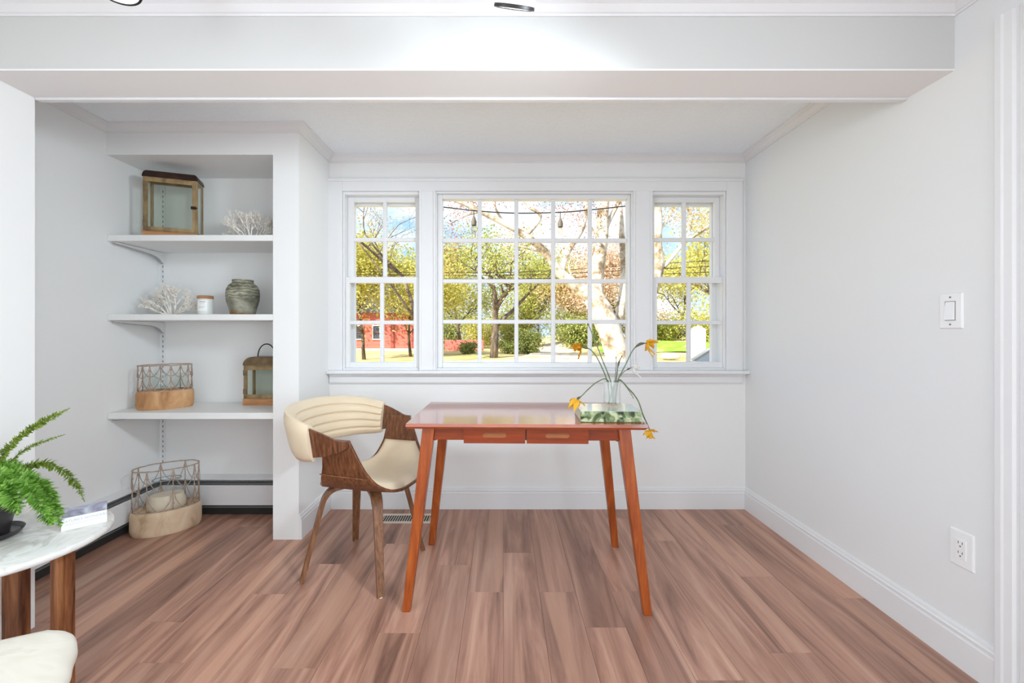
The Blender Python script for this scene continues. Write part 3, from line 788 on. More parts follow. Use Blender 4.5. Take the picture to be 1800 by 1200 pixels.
daffodil('short bent leaf stem drooping to the right of the jar', [inside(5.5), dz(1088,668,1.885), dz(1101,680,1.87), dz(1109,692,1.86), dz(1113,699,1.855)], r=.0022, bud=.004)
# ------------------------------------------------------------------ lanterns on the shelves
def lantern(name, label, loc, rz, W, Dp, Hb, base_h, roof_h, roofmat, loop):
    t = thing(name, label, 'lantern', loc, rz, 'lanterns on the niche shelves')
    w, d = W/2, Dp/2; z0, z1 = base_h, base_h+Hb; p = .012
    MB().box(-w-.004, w+.004, -d-.004, d+.004, 0, base_h).build('base', BASEWOOD, t, bevel=.002)
    for sx in (-1, 1):
        for sy in (-1, 1):
            MB().box(sx*w-(p if sx > 0 else 0), sx*w+(p if sx < 0 else 0), sy*d-(p if sy > 0 else 0), sy*d+(p if sy < 0 else 0), z0, z1).build('post', BRASS, t)
    for za, zb in ((z1-.012, z1), (z0, z0+.008)):
        for sy in (-1, 1):
            y0, y1 = (sy*d-.010, sy*d) if sy > 0 else (sy*d, sy*d+.010)
            MB().box(-w+p, w-p, y0, y1, za, zb).build('rail', BRASS, t)
        for sx in (-1, 1):
            x0, x1 = (sx*w-.010, sx*w) if sx > 0 else (sx*w, sx*w+.010)
            MB().box(x0, x1, -d+p, d-p, za, zb).build('rail', BRASS, t)
    s = .017
    door = frame_ring(MB(), -w+p*.6, w-p*.6, z0+.006, z1-.008, -d-.005, -d+.001, s, s, .020, .020).build('door', BRASS, t, bevel=.001)
    MB().box(-w+p+s-.008, w-p-s+.008, -d-.003, -d-.001, z0+.022, z1-.024).build('door_pane', LANTERN_GLASS, door)
    for zz in (z0+.045, z1-.045): MB().box(-w+.002, -w+.022, -d-.009, -d-.004, zz-.016, zz+.016).build('hinge', ROOF_BRASS, door)
    MB().box(w-.030, w-.004, -d-.010, -d-.004, (z0+z1)/2-.014, (z0+z1)/2+.004).tube([(w-.030,-d-.008,(z0+z1)/2-.005),(w+.004,-d-.012,(z0+z1)/2-.005)], .003, 6).build('latch', ROOF_DARK, door)
    MB().box(-w+p, w-p, d-.004, d-.002, z0, z1).build('back_pane', LANTERN_GLASS, t)
    for sx in (-1, 1): MB().box(sx*(w-.003)-.001, sx*(w-.003)+.001, -d+p, d-p, z0, z1).build('side_pane', LANTERN_GLASS, t)
    # swept roof: curved shoulders to a flat top
    rings = []
    for i in range(6):
        a = i/5*math.pi/2; k = 1-(1-math.cos(a))*(.42 if loop else .16); z = z1+roof_h*math.sin(a)
        ww, dd = (w+.004)*k, (d+.004)*k
        rings.append([(-ww,-dd,z),(ww,-dd,z),(ww,dd,z),(-ww,dd,z)])
    MB().ring_loft(rings).build('roof', roofmat, t, smooth='auto')
    zt = z1+roof_h
    if loop:
        MB().tube([(-.055+0*i, 0, zt-.004) if i == 0 else (-.055*math.cos(math.pi*i/16), 0, zt+.078*math.sin(math.pi*i/16)) for i in range(17)], .0035, 8).build('handle', BLACK, t, smooth=True)
    else:
        for sx in (-1, 1): MB().tube([(sx*w*.55, 0, zt-.004), (sx*w*.55, 0, zt+.012)], .004, 8).build('handle_knob', roofmat, t)
        MB().tube([(-w*.55, 0, zt+.005), (w*.55, 0, zt+.005)], .0025, 6).build('handle', roofmat, t)
    return t
def lx(px, Y): return (px-CX)/F*Y
lantern('candle_lantern', 'large brass lantern with glass door and dark roof on the topmost shelf', (-1.955, 2.500, 1.6985), math.radians(20), .262, .110, .312, .036, .038, ROOF_DARK, False)
lantern('candle_lantern', 'smaller brass lantern with ring handle on the lowest shelf, half behind the pier', (-1.600+.115, 2.640, .7055), math.radians(0), .225, .105, .205, .040, .052, ROOF_BRASS, True)

# ------------------------------------------------------------------ coral, candle, stoneware vase
def coral(label, loc, rx, h, seed, lean=0):
    R = random.Random(seed); m = MB()
    def grow(p, d, L, r, depth):
        q = p+d*L
        m.tube([p, p.lerp(q, .5)+Vector((R.uniform(-1,1),R.uniform(-1,1),R.uniform(-1,1)))*L*.06, q], [r, r*.9, r*.75], 5)
        if depth == 0: return
        for _ in range(3 if depth > 1 else R.choice((2, 3, 3))):
            nd = (d+Vector((R.uniform(-1,1), R.uniform(-.8,.8), R.uniform(-.6,.7)))*.75).normalized()
            if nd.z < -.15: nd.z = .05
            grow(q, nd.normalized(), L*R.uniform(.55,.85), r*.72, depth-1)
    for k in range(13):
        a = -1.25+2.5*k/12+R.uniform(-.1,.1)
        d = Vector((math.sin(a)*1.05+lean, R.uniform(-.45,.45), math.cos(a)*.8+.05)).normalized()
        grow(Vector((math.sin(a)*rx*.22, R.uniform(-.015,.015), .004)), d, rx*.30, .0048, 4)
    # keep it on its shelf and scale to the overall size
    zs = [v[2] for v in m.v]; xs = [v[0] for v in m.v]; ys = [v[1] for v in m.v]
    sz = h/max(zs); sx = rx/max(max(xs), -min(xs)); sy = rx*.62/max(max(ys), -min(ys))
    m.v = [(x*sx, y*sy, max(.0006, z*sz)) for x, y, z in m.v]
    o = m.build('coral', CORAL, None, smooth=True, loc=loc)
    return tag(o, label, 'coral', 'white corals on the shelves')
coral('white branching coral at the right of the topmost shelf', (-1.50, 2.50, 1.698), .190, .185, 5)
coral('white branching coral fanning out to the left on the middle shelf', (-1.965, 2.50, 1.255), .180, .200, 9, -.15)

t = thing('candle_jar', 'small white candle jar with copper lid on the middle shelf', 'candle', (lx(361, 2.46), 2.46, 1.255))
COPPER = mottled('copper_lid', [(.3, srgb(150, 104, 70)), (.7, srgb(196, 148, 108))], scale=30, rough=.4, mscale=(1, 1, 3))
MB().lathe([(.033,.0003),(.038,.004),(.0392,.012),(.0392,.090),(.037,.094)], 32).build('jar', plain('candle_glass_white', srgb(226, 227, 222), rough=.25, vary=.02), t, smooth='auto')
MB().lathe([(.0395,.0935),(.0406,.095),(.0406,.110),(.0385,.112)], 32).build('lid', COPPER, t, smooth='auto')
def arc_patch(r, a0, a1, z0, z1, n=10):
    rows = [[(r*math.cos(a0+(a1-a0)*i/n), r*math.sin(a0+(a1-a0)*i/n), z) for i in range(n+1)] for z in (z0, z1)]
    return MB().ring_loft(rows, cap=False, closed=False)
lb = arc_patch(.0396, -2.15, -.75, .022, .084).build('label', plain('label_paper', srgb(244, 244, 242), rough=.7, vary=.01), t, smooth=True)
INK = plain('grey_ink', srgb(176, 172, 168), rough=.8)
for a0, a1, z, hh in ((-1.72, -.95, .072, .005), (-1.62, -1.10, .062, .0016), (-1.85, -1.0, .047, .0016), (-1.85, -1.15, .040, .0016)):
    arc_patch(.03985, a0, a1, z, z+hh).build('print', INK, lb, smooth=True)

def stoneware():
    m, nt, p = new_mat('stoneware'); N = nt.nodes; L = nt.links
    tc = N.new('ShaderNodeTexCoord'); sep = N.new('ShaderNodeSeparateXYZ'); L.new(tc.outputs['Object'], sep.inputs[0])
    n = N.new('ShaderNodeTexNoise'); n.inputs['Scale'].default_value = 16; n.inputs['Detail'].default_value = 6; L.new(tc.outputs['Object'], n.inputs['Vector'])
    r = N.new('ShaderNodeValToRGB'); ramp_set(r, [(.35, srgb(92, 92, 78)), (.5, srgb(130, 128, 110)), (.68, srgb(160, 158, 140))]); L.new(n.outputs['Fac'], r.inputs['Fac'])
    # combed wave bands
    wv = N.new('ShaderNodeTexWave'); wv.wave_type = 'BANDS'; wv.bands_direction = 'Z'; wv.inputs['Scale'].default_value = 17; wv.inputs['Distortion'].default_value = 6; wv.inputs['Detail'].default_value = 1; wv.inputs['Detail Scale'].default_value = 1.6
    L.new(tc.outputs['Object'], wv.inputs['Vector'])
    mx = N.new('ShaderNodeMix'); mx.data_type = 'RGBA'; mx.blend_type = 'MULTIPLY'
    zr = N.new('ShaderNodeMapRange'); zr.inputs['From Min'].default_value = .075; zr.inputs['From Max'].default_value = .11; zr.inputs['To Min'].default_value = 0; zr.inputs['To Max'].default_value = .75
    L.new(sep.outputs['Z'], zr.inputs['Value']); L.new(zr.outputs[0], mx.inputs['Factor'])
    wr = N.new('ShaderNodeValToRGB'); ramp_set(wr, [(.25, (.5,.5,.47,1)), (.6, (1.35,1.35,1.28,1))]); L.new(wv.outputs['Color'], wr.inputs['Fac'])
    L.new(r.outputs['Color'], mx.inputs['A']); L.new(wr.outputs['Color'], mx.inputs['B'])
    # bare rust-brown clay at the foot
    m2 = N.new('ShaderNodeMix'); m2.data_type = 'RGBA'
    add = N.new('ShaderNodeMath'); add.operation = 'MULTIPLY_ADD'; add.inputs[1].default_value = .09; L.new(n.outputs['Fac'], add.inputs[0]); L.new(sep.outputs['Z'], add.inputs[2])
    zr2 = N.new('ShaderNodeMapRange'); zr2.inputs['From Min'].default_value = .058; zr2.inputs['From Max'].default_value = .066; zr2.inputs['To Min'].default_value = .9; zr2.inputs['To Max'].default_value = 0
    L.new(add.outputs[0], zr2.inputs['Value']); L.new(zr2.outputs[0], m2.inputs['Factor']); L.new(mx.outputs['Result'], m2.inputs['A']); m2.inputs['B'].default_value = srgb(146, 100, 66)
    L.new(m2.outputs['Result'], p.inputs['Base Color']); p.inputs['Roughness'].default_value = .55
    b = N.new('ShaderNodeBump'); b.inputs['Strength'].default_value = .4; b.inputs['Distance'].default_value = .002; L.new(wv.outputs['Fac'], b.inputs['Height']); L.new(b.outputs['Normal'], p.inputs['Normal'])
    return m
t = thing('stoneware_vase', 'squat grey-green stoneware vase with combed wave bands on the middle shelf', 'vase', (lx(427, 2.48), 2.48, 1.255))
SW = stoneware()
MB().lathe([(.060,.0003),(.064,.004),(.074,.045),(.085,.085),(.088,.118),(.085,.148),(.073,.174),(.058,.186),(.0555,.190)], 48).build('body', SW, t, smooth='auto', angle=70)
MB().lathe([(.0552,.188),(.0540,.196),(.0565,.203),(.0550,.206),(.049,.204),(.047,.192)], 48, cap=False).build('rim', SW, t, smooth=True)

# ------------------------------------------------------------------ oval wire baskets on wooden bases, glass inside
def basket(label, loc, rz, a, b, base_h, cage_h, wmat, posts, rows, jar, seed):
    t = thing('wire_hurricane', label, 'candle holder', loc, rz, 'oval wire and wood candle holders')
    R = random.Random(seed)
    prof = [(.93,.0004),(.975,.012),(1.0,.035),(.995,base_h*.8),(.975,base_h-.004),(.955,base_h),(.86,base_h),(.85,base_h-.012)]
    MB().lathe(prof, 48, a, b).build('base', wmat, t, smooth='auto', angle=50)
    k = .92
    def rim(z, kk=k, wob=.0012): return [(a*kk*math.cos(2*math.pi*i/48)+R.uniform(-wob,wob), b*kk*math.sin(2*math.pi*i/48)+R.uniform(-wob,wob), z+R.uniform(-wob,wob)) for i in range(48)]
    zt = base_h+cage_h
    MB().loop_tube(rim(zt), .0035, 6).build('top_ring', WIRE, t, smooth=True)
    MB().loop_tube(rim(base_h+.002), .003, 6).build('bottom_ring', WIRE, t, smooth=True)
    for i in range(posts):
        th = 2*math.pi*(i+.3)/posts; x, y = a*k*math.cos(th), b*k*math.sin(th)
        pp = [(x+R.uniform(-.0015,.0015), y+R.uniform(-.0015,.0015), base_h+.001+cage_h*j/6) for j in range(7)]
        po = MB().tube(pp, .0028, 6).build('wire_post', WIRE, t, smooth=True)
        for j in range(rows+1):                         # little wraps where wires are tied
            zz = base_h+cage_h*(j+.5)/(rows+1); MB().tube([(x,y,zz-.007),(x,y,zz),(x,y,zz+.007)], [.003,.0055,.003], 6).build('tie', WIRE, po, smooth=True)
    for rr in range(rows):                               # hanging loops between posts, row over row
        zc = base_h+cage_h*(rr+1)/rows; sag = cage_h/rows*.92
        for i in range(posts):
            t0 = 2*math.pi*(i+.3)/posts; t1 = 2*math.pi*(i+1.3)/posts
            pts = []
            for j in range(11):
                q = j/10; th = t0+(t1-t0)*q
                pts.append((a*(k+.012)*math.cos(th), b*(k+.012)*math.sin(th), zc-sag*math.sin(math.pi*q)**.6-.004))
            MB().tube(pts, .0022, 5).build('wire_loop', WIRE, t, smooth=True)
    if jar == 'oval':
        MB().lathe([(.60,base_h-.010),(.72,base_h-.004),(.74,base_h+.02),(.74,base_h+cage_h*.62),(.72,base_h+cage_h*.66),(.71,base_h+cage_h*.62),(.71,base_h+.01)], 40, a, b, cap=False).build('glass_insert', JARGLASS, t, smooth='auto')
    else:
        WAX = plain('candle_sand', srgb(228, 212, 190), rough=.85, vary=.05, vscale=40)
        h = cage_h
        MB().lathe([(.088,base_h-.010),(.098,base_h),(.097,base_h+h*.12),(.086,base_h+h*.34),(.066,base_h+h*.44),(.062,base_h+h*.52),(.064,base_h+h*.62),(.069,base_h+h*.68),(.067,base_h+h*.69),(.060,base_h+h*.62)], 40, 1, .70, cap=False).build('glass_insert', JARGLASS, t, smooth='auto')
        MB().lathe([(.086,base_h-.010),(.093,base_h),(.092,base_h+h*.11),(.080,base_h+h*.31),(.002,base_h+h*.32)], 40, 1, .70).build('sand_fill', WAX, t, smooth='auto')
        MB().loop_tube([(.0685*math.cos(2*math.pi*i/32), .0480*math.sin(2*math.pi*i/32), base_h+h*.685) for i in range(32)], .0022, 6).build('glass_rim', plain('glass_edge', srgb(146, 162, 160), rough=.15, spec=.8), t, smooth=True)
    return t
basket('oval wire candle holder with tan wooden base on the lowest shelf', (-2.010, 2.505, .705), math.radians(34), .138, .074, .105, .150, CUTWOOD, 8, 2, 'oval', 3)
basket('tall oval wire candle holder with pale wooden base on the floor in the niche', (-1.975, 2.470, 0), math.radians(34), .168, .100, .135, .235, PALEWOOD, 8, 2, 'round', 7)

# ------------------------------------------------------------------ marble side table, small book, potted fern, stool
TX, TY, TZ = -1.580, 1.335, .500
t = thing('side_table', 'round white marble side table with wooden legs at the left edge', 'table', (TX, TY, 0))
MB().lathe([(.248,.4775),(.254,.481),(.256,.489),(.254,.497),(.250,.500)], 72).build('marble_top', MARBLE, t, smooth='auto', angle=50)
for ang, w1, w2 in ((0, .0125, .0275), (math.radians(132), .034, .016), (math.radians(246), .0125, .0275)):
    cxl, cyl = .183*math.cos(ang), .183*math.sin(ang)
    MB().box(cxl-w1, cxl+w1, cyl-w2, cyl+w2, 0, .4775).build('leg', TABLELEG, t, bevel=.002)
MB().lathe([(.165,.462),(.165,.4775)], 40).build('under_ring', TABLELEG, t, smooth='auto')

NB = thing('small_book', 'small thick white paperback with blue and purple cover on the marble table', 'book', (-1.452, 1.462, TZ), math.radians(43))
MB().box(-.052,.052,-.050,.050,.0012,.0400).build('page_block', PAGES, NB)
COVER = mottled('cover_print', [(.32, srgb(126, 122, 150)), (.46, srgb(170, 170, 198)), (.56, srgb(208, 220, 232)), (.70, srgb(150, 146, 168))], scale=16, detail=5, rough=.25, dist=1.2, mscale=(1, .35, 1))
SPINEP = plain('white_cover', srgb(236, 236, 232), rough=.35, vary=.01)
MB().box(-.055,.055,-.052,.052,.0400,.0418).build('front_cover', COVER, NB)
MB().box(-.055,.055,-.052,.052,.0002,.0012).build('back_cover', SPINEP, NB)
sp = MB().box(-.055,.055,-.0535,-.050,.0002,.0418).build('spine', SPINEP, NB)
fc = bpy.data.curves.new('title', 'FONT'); fc.body = "NATURE'S WONDERS"; fc.size = .0118; fc.align_x = 'CENTER'; fc.extrude = .0002
fo = bpy.data.objects.new('title', fc); COL.objects.link(fo)
bpy.context.view_layer.update()
me = bpy.data.meshes.new_from_object(fo.evaluated_get(bpy.context.evaluated_depsgraph_get()))
bpy.data.objects.remove(fo)
ti = link('title', me, plain('title_ink', srgb(186, 188, 200), rough=.6), sp); ti.rotation_euler = (math.pi/2, 0, 0); ti.location = (0, -.0537, .026); ti.scale = (.98, 1, 1)
MB().box(-.048,.048,-.0538,-.0534,.0195,.0202).build('rule', INK, sp); MB().box(-.048,.048,-.0538,-.0534,.0150,.0155).build('rule', INK, sp)

FX, FY = -1.655, 1.345
FT = thing('potted_fern', 'bushy green foxtail fern in a dark pot on the marble table', 'plant', (FX, FY, TZ))
POT = plain('dark_pot', srgb(58, 54, 56), rough=.35, spec=.5, vary=.06)
MB().lathe([(.058,.0004),(.078,.004),(.086,.016),(.083,.018),(.074,.008),(.010,.007)], 40).build('saucer', POT, FT, smooth='auto')
MB().lathe([(.048,.008),(.052,.012),(.066,.085),(.070,.088),(.070,.100),(.064,.100),(.062,.088)], 40, cap=False).build('pot', POT, FT, smooth='auto')
MB().lathe([(.062,.086),(.03,.090),(.001,.091)], 24).build('soil', plain('soil', srgb(60, 46, 36), rough=.9, vary=.2, vscale=60), FT)
FERN = leafy('fern_green', srgb(104, 156, 52), srgb(152, 202, 94), srgb(200, 232, 146), .45)
FERN_D = leafy('fern_olive', srgb(104, 130, 46), srgb(146, 170, 72), srgb(188, 206, 104), .35)
STEMG = plain('fern_stem', srgb(110, 128, 70), rough=.6)
def frond(path, width, mat, seed, dens=1.0, bare=.05):
    R = random.Random(seed); pts = spline(path, 14); n = len(pts); m = MB()
    L = sum((b-a).length for a, b in zip(pts[:-1], pts[1:]))
    rings = int(L/.0042*dens)
    for q in range(rings):
        s = q/rings
        if s < bare: continue
        i = min(n-2, int(s*(n-1))); f = s*(n-1)-i; p = pts[i].lerp(pts[i+1], f); d = (pts[i+1]-pts[i]).normalized()
        u = d.orthogonal().normalized(); w = d.cross(u)
        wd = width*min(1, (s-bare)/.18+.35)*(1-max(0, (s-.72)/.28)**2*.85)
        for k in range(7):
            a = R.uniform(0, 2*math.pi); rd = u*math.cos(a)+w*math.sin(a)
            ln = wd*R.uniform(.65, 1.15); dr = (rd+d*R.uniform(.25, .75)).normalized(); e = p+dr*ln; sd = d.cross(rd).normalized()*ln*.16+d*ln*.05
            md = p.lerp(e, .55)
            m.quad(p, md+sd, e, md-sd)
    return tag(m.build('frond', mat, FT), kind=None)
def fp_(lst): return [wp(x, y, Y)-Vector((FX, FY, TZ)) for x, y, Y in lst]
R0 = [(-22, 884, 1.345)]
st_i = 0
for lst, wd, mt, dn in (
    ([(-18,880,1.345),(-8,825,1.34),(12,790,1.335),(45,760,1.33),(80,738,1.33),(123,717,1.335)], .0165, FERN_D, .9),
    ([(-15,880,1.35),(5,830,1.36),(35,796,1.37),(70,778,1.38),(115,763,1.39)], .011, FERN_D, .8),
    ([(-10,880,1.35),(15,845,1.36),(45,822,1.37),(80,814,1.38),(112,828,1.39),(135,852,1.39),(149,882,1.39)], .0195, FERN_D, 1.0),
    ([(-14,878,1.34),(8,845,1.32),(45,838,1.30),(78,858,1.29),(96,892,1.285),(106,928,1.285)], .027, FERN, 1.2),
    ([(-14,878,1.34),(6,850,1.30),(35,850,1.27),(62,872,1.25),(82,905,1.25),(92,922,1.26)], .026, FERN, 1.2),
    ([(-18,878,1.34),(-5,840,1.33),(22,830,1.33),(55,842,1.33),(85,862,1.335),(100,895,1.34)], .028, FERN, 1.2),
    ([(-18,880,1.34),(-8,850,1.28),(8,850,1.24),(22,875,1.22),(32,905,1.22)], .030, FERN, 1.2),
    ([(-20,880,1.33),(-18,845,1.29),(-6,835,1.25),(4,860,1.23),(6,890,1.225)], .030, FERN, 1.2),
    ([(-20,880,1.34),(-12,838,1.34),(10,826,1.33),(38,838,1.31),(56,862,1.30)], .030, FERN, 1.2),
    ([(-20,880,1.35),(-15,835,1.37),(5,815,1.39),(30,822,1.41),(50,842,1.42)], .028, FERN, 1.2),
    ([(-24,880,1.34),(-40,830,1.33),(-70,800,1.32),(-110,800,1.31),(-135,840,1.31)], .024, FERN, 1.0),
    ([(-24,880,1.34),(-50,840,1.38),(-80,825,1.40),(-105,850,1.41)], .024, FERN, 1.0),
    ([(-24,880,1.34),(-35,830,1.30),(-55,815,1.26),(-75,845,1.23)], .024, FERN, 1.0),
    ([(-22,880,1.34),(-20,820,1.34),(-24,770,1.33),(-40,730,1.33)], .018, FERN, 1.0),
):
    P_ = fp_(lst); P_ = [Vector((0,0,.09))+Vector((.01*math.cos(st_i*2.4), .01*math.sin(st_i*2.4), 0))]+P_[1:]
    fr = frond(P_, wd, mt, 40+st_i, dn)
    sp_ = spline(P_, 8); MB().tube(sp_, [.0018*(1-.6*i/len(sp_)) for i in range(len(sp_))], 5).build('stalk', STEMG, fr, smooth=True)
    st_i += 1

# stool whose rounded cream seat pokes into the bottom-left corner
SX, SY, SZ = -1.10, .865, .455
t = thing('cushioned_stool', 'cream padded stool with rounded corners cut off by the bottom left corner', 'stool', (SX, SY, 0), 0)
outline = [(.02, .142), (.075, .135), (.126, .0985), (.165, .05), (.205, -.003), (.235, -.10), (.20, -.23), (.08, -.29), (-.08, -.28), (-.20, -.20), (-.23, -.06), (-.17, .04), (-.11, .078), (-.055, .108)]
ol = spline([(x, y, 0) for x, y in outline]+[(outline[0][0], outline[0][1], 0)], 6)[:-1]
rings = []
for k, z in ((.90, -.050), (.96, -.044), (1.0, -.026), (.995, -.012), (.96, -.003), (.88, .001), (.6, .003), (.2, .004)):
    rings.append([(p.x*k, -.07+(p.y+.07)*k, SZ+z) for p in ol])
MB().ring_loft(rings).build('seat', CREAMSEAT, t, smooth=True)
for a in (35, 155, 275):
    ca, sa = math.cos(math.radians(a)), math.sin(math.radians(a))
    MB().tube([(.17*ca, -.09+.15*sa, 0), (.12*ca, -.09+.11*sa, SZ-.048)], [.011, .017], 12).build('leg', TABLELEG, t, smooth='auto')
# ------------------------------------------------------------------ outdoors
GZ = -.55
def px_x(px, Y): return (px-CX)/F*Y
def ground_mat(name, stops, scale, mscale=(1,1,1)):
    return mottled(name, stops, scale=scale, detail=7, rough=.95, spec=.05, mscale=mscale, dist=.5)
GRASS = ground_mat('straw_lawn', [(.32, srgb(154, 154, 84)), (.46, srgb(192, 178, 122)), (.58, srgb(208, 184, 142)), (.72, srgb(202, 166, 124))], .55, (1, 1.6, 1))
LAWN = ground_mat('green_lawn', [(.35, srgb(120, 160, 50)), (.65, srgb(168, 190, 84))], 1.2)
GRAVEL = ground_mat('gravel', [(.35, srgb(176, 160, 142)), (.65, srgb(222, 206, 186))], 2.2)
g = MB(); NX, NY = 60, 50; rg = random.Random(2)
import_noise = lambda x, y: .10*math.sin(x*.31+1.3)*math.cos(y*.23)+.05*math.sin(x*.9+y*.7)
def gz(x, y):
    rise = .80*min(1, max(0, (y-28)/14))*min(1, max(0, (x-5)/6))
    return GZ+rise+import_noise(x, y)*min(1, max(0, (y-5)/12))
xs = [-60+120*i/NX for i in range(NX+1)]; ys = [3.2+86*(j/NY)**1.6 for j in range(NY+1)]
g.v = [(x, y, gz(x, y)) for y in ys for x in xs]
g.f = [(j*(NX+1)+i, j*(NX+1)+i+1, (j+1)*(NX+1)+i+1, (j+1)*(NX+1)+i) for j in range(NY) for i in range(NX)]
ground = tag(g.build('ground', GRASS, smooth=True), kind='structure')
def strip(name, pts, widths, mat, lift=.03):
    rows = []
    for (x, y), w in zip(pts, widths):
        rows.append([(x+w*(k/4-.5), y, gz(x+w*(k/4-.5), y)+lift) for k in range(5)])
    return struct(MB().ring_loft(rows, cap=False, closed=False).build(name, mat, smooth=True))
road = strip('road', [(px_x(1010,Y)+dx, Y) for Y, dx in ((12,1),(16,.6),(19,.4),(21.5,.2),(24,.1))], [26,26,24,22,18], GRAVEL, .05)
strip('driveway', [(px_x(1000,24), 24), (px_x(985,28), 28), (px_x(975,34), 34), (px_x(965,42), 42), (px_x(968,55), 55)], [7, 4.2, 3.6, 3.2, 3], GRAVEL, .05)
strip('lawn', [(px_x(1190,31), 31), (px_x(1195,34), 34), (px_x(1200,38), 38), (px_x(1210,46), 46)], [11, 13, 15, 18], LAWN, .06)

# foliage ------------------------------------------------------------
BARK = mottled('bark', [(.35, srgb(74, 62, 50)), (.65, srgb(128, 112, 92))], scale=3, rough=.95, mscale=(2, 2, .5))
def birch_bark():
    m, nt, p = new_mat('birch_bark'); N = nt.nodes; L = nt.links
    tc = N.new('ShaderNodeTexCoord'); n = N.new('ShaderNodeTexNoise'); n.inputs['Scale'].default_value = 3.2; n.inputs['Detail'].default_value = 7; n.inputs['Roughness'].default_value = .7
    L.new(tc.outputs['Object'], n.inputs['Vector'])
    r = N.new('ShaderNodeValToRGB'); ramp_set(r, [(.36, srgb(96, 80, 58)), (.46, srgb(160, 140, 112)), (.54, srgb(208, 196, 178)), (.7, srgb(224, 214, 200))])
    L.new(n.outputs['Fac'], r.inputs['Fac']); L.new(r.outputs['Color'], p.inputs['Base Color']); p.inputs['Roughness'].default_value = .85
    return m
BIRCH = birch_bark()
LEAF_Y = leafy('leaf_yellow_green', srgb(172, 166, 76), srgb(206, 198, 104), srgb(230, 222, 142), .45)
LEAF_G = leafy('leaf_fresh_green', srgb(146, 150, 68), srgb(188, 190, 98), srgb(220, 214, 138), .45)
LEAF_D = leafy('leaf_deep_green', srgb(104, 114, 56), srgb(150, 158, 84), srgb(192, 192, 118), .35)
LEAF_GOLD = leafy('leaf_gold', srgb(206, 172, 40), srgb(232, 206, 70), srgb(246, 228, 112), .45)
LEAF_R = leafy('leaf_russet', srgb(204, 172, 144), srgb(224, 194, 166), srgb(236, 214, 190), .4)
LEAF_T = leafy('leaf_tan', srgb(186, 156, 110), srgb(212, 186, 138), srgb(226, 206, 160), .4)

def leaves(pts, n, spread, size, seed, zmin):
    R = random.Random(seed); m = MB(); n = int(n*2.2); size = size*.66
    for _ in range(n):
        c = R.choice(pts); p = c+Vector((R.gauss(0,1), R.gauss(0,1), R.gauss(0,.8)))*spread
        if p.z < zmin: p.z = zmin+R.random()*.3
        a = Vector((R.uniform(-1,1), R.uniform(-1,1), R.uniform(-1,1))).normalized(); b = a.orthogonal().normalized(); s = size*R.uniform(.6, 1.4)
        if R.random() < .5: b = a.cross(b)
        m.quad(p-a*s, p+b*s*.6, p+a*s, p-b*s*.6)
    return m
def tree(label, x, y, h, r, leafmat, n, size, seed, spread=.55, wide=.42, first=.3, bark=BARK, levels=4, group='trees beyond the lawn', lean=(0,0)):
    R = random.Random(seed); z0 = gz(x, y)-.05
    t = thing('tree', label, 'tree', (x, y, z0), 0, group); m = MB(); tips = []
    def branch(p, d, L, rr, lv):
        pts = [p]; q = p; dd = d
        for _ in range(4):
            dd = (dd+Vector((R.uniform(-1,1), R.uniform(-1,1), R.uniform(-.2,.6)))*.16).normalized(); q = q+dd*L/4; pts.append(q)
        m.tube(pts, [rr*(1-.5*i/4) for i in range(5)], 6 if lv > 1 else 4)
        if lv <= 2: tips.extend(pts[1:])
        if lv == 0: return
        for k in range(R.choice((2, 3)) if lv < levels else 4):
            a = R.uniform(0, 2*math.pi); nd = (dd*R.uniform(.5, .9)+Vector((math.cos(a), math.sin(a), R.uniform(-.1,.45)))*R.uniform(.5, 1.0)).normalized()
            branch(pts[R.choice((2, 3, 4))], nd, L*R.uniform(.55, .8), rr*.5, lv-1)
    branch(Vector((0,0,0)), Vector((lean[0], lean[1], 1)).normalized(), h*wide, r, levels)
    zt = max(p.z for p in tips); k = h/zt
    m.v = [(a*k, b*k, c*k) for a, b, c in m.v]; tips = [p*k for p in tips if p.z*k > h*first]
    m.build('trunk', bark, t, smooth=True)
    f = leaves(tips, n, spread, size, seed+1, h*first*.7).build('foliage', leafmat, t)
    f['kind'] = 'stuff'
    return t
def T(label, px, Y, top, mat, n, seed, **kw):
    h = EYE-(top-CY)/F*Y-GZ
    return tree(label, px_x(px, Y), Y, h, kw.pop('r', .16), mat, n, kw.pop('size', .13), seed, **kw)
T('yellow-green tree standing in front of the red house at the far left', 640, 27, 425, LEAF_Y, 6500, 3, spread=.8, first=.27, r=.12)
T('olive tree with slanting trunk beside the right end of the red house', 722, 29, 470, LEAF_Y, 5200, 9, spread=.8, first=.28, lean=(-.1,0), r=.09)
T('round light green tree left of centre seen behind the red fence', 808, 40, 440, LEAF_G, 6000, 12, spread=.95, size=.17, first=.10)
T('open-branched tree with dark trunk in the middle of the lawn', 868, 26, 395, LEAF_G, 2600, 19, spread=.55, first=.22, r=.26, size=.11)
T('pale green tree behind the gravel drive', 945, 46, 455, LEAF_G, 5600, 23, spread=1.1, size=.19, first=.08)
T('tan budding tree right of the gravel drive', 1012, 44, 470, LEAF_T, 4600, 29, spread=1.0, size=.17, first=.08)
T('russet budding tree behind the white birch', 1085, 40, 450, LEAF_R, 4600, 31, spread=.95, size=.16, first=.12)
T('golden tree behind the parked car at the right', 1195, 52, 452, LEAF_Y, 6500, 37, spread=1.0, size=.18, first=.14)
T('bright yellow tree seen through the right side window', 1275, 24, 352, LEAF_Y, 1500, 41, spread=.6, first=.26)
T('tall bare-topped tree far left with few yellow leaves', 738, 22, 300, LEAF_T, 600, 47, spread=.5, size=.07, first=.5, r=.13)
T('green tree left of the red house', 560, 34, 430, LEAF_Y, 3600, 53, spread=.9, size=.16)
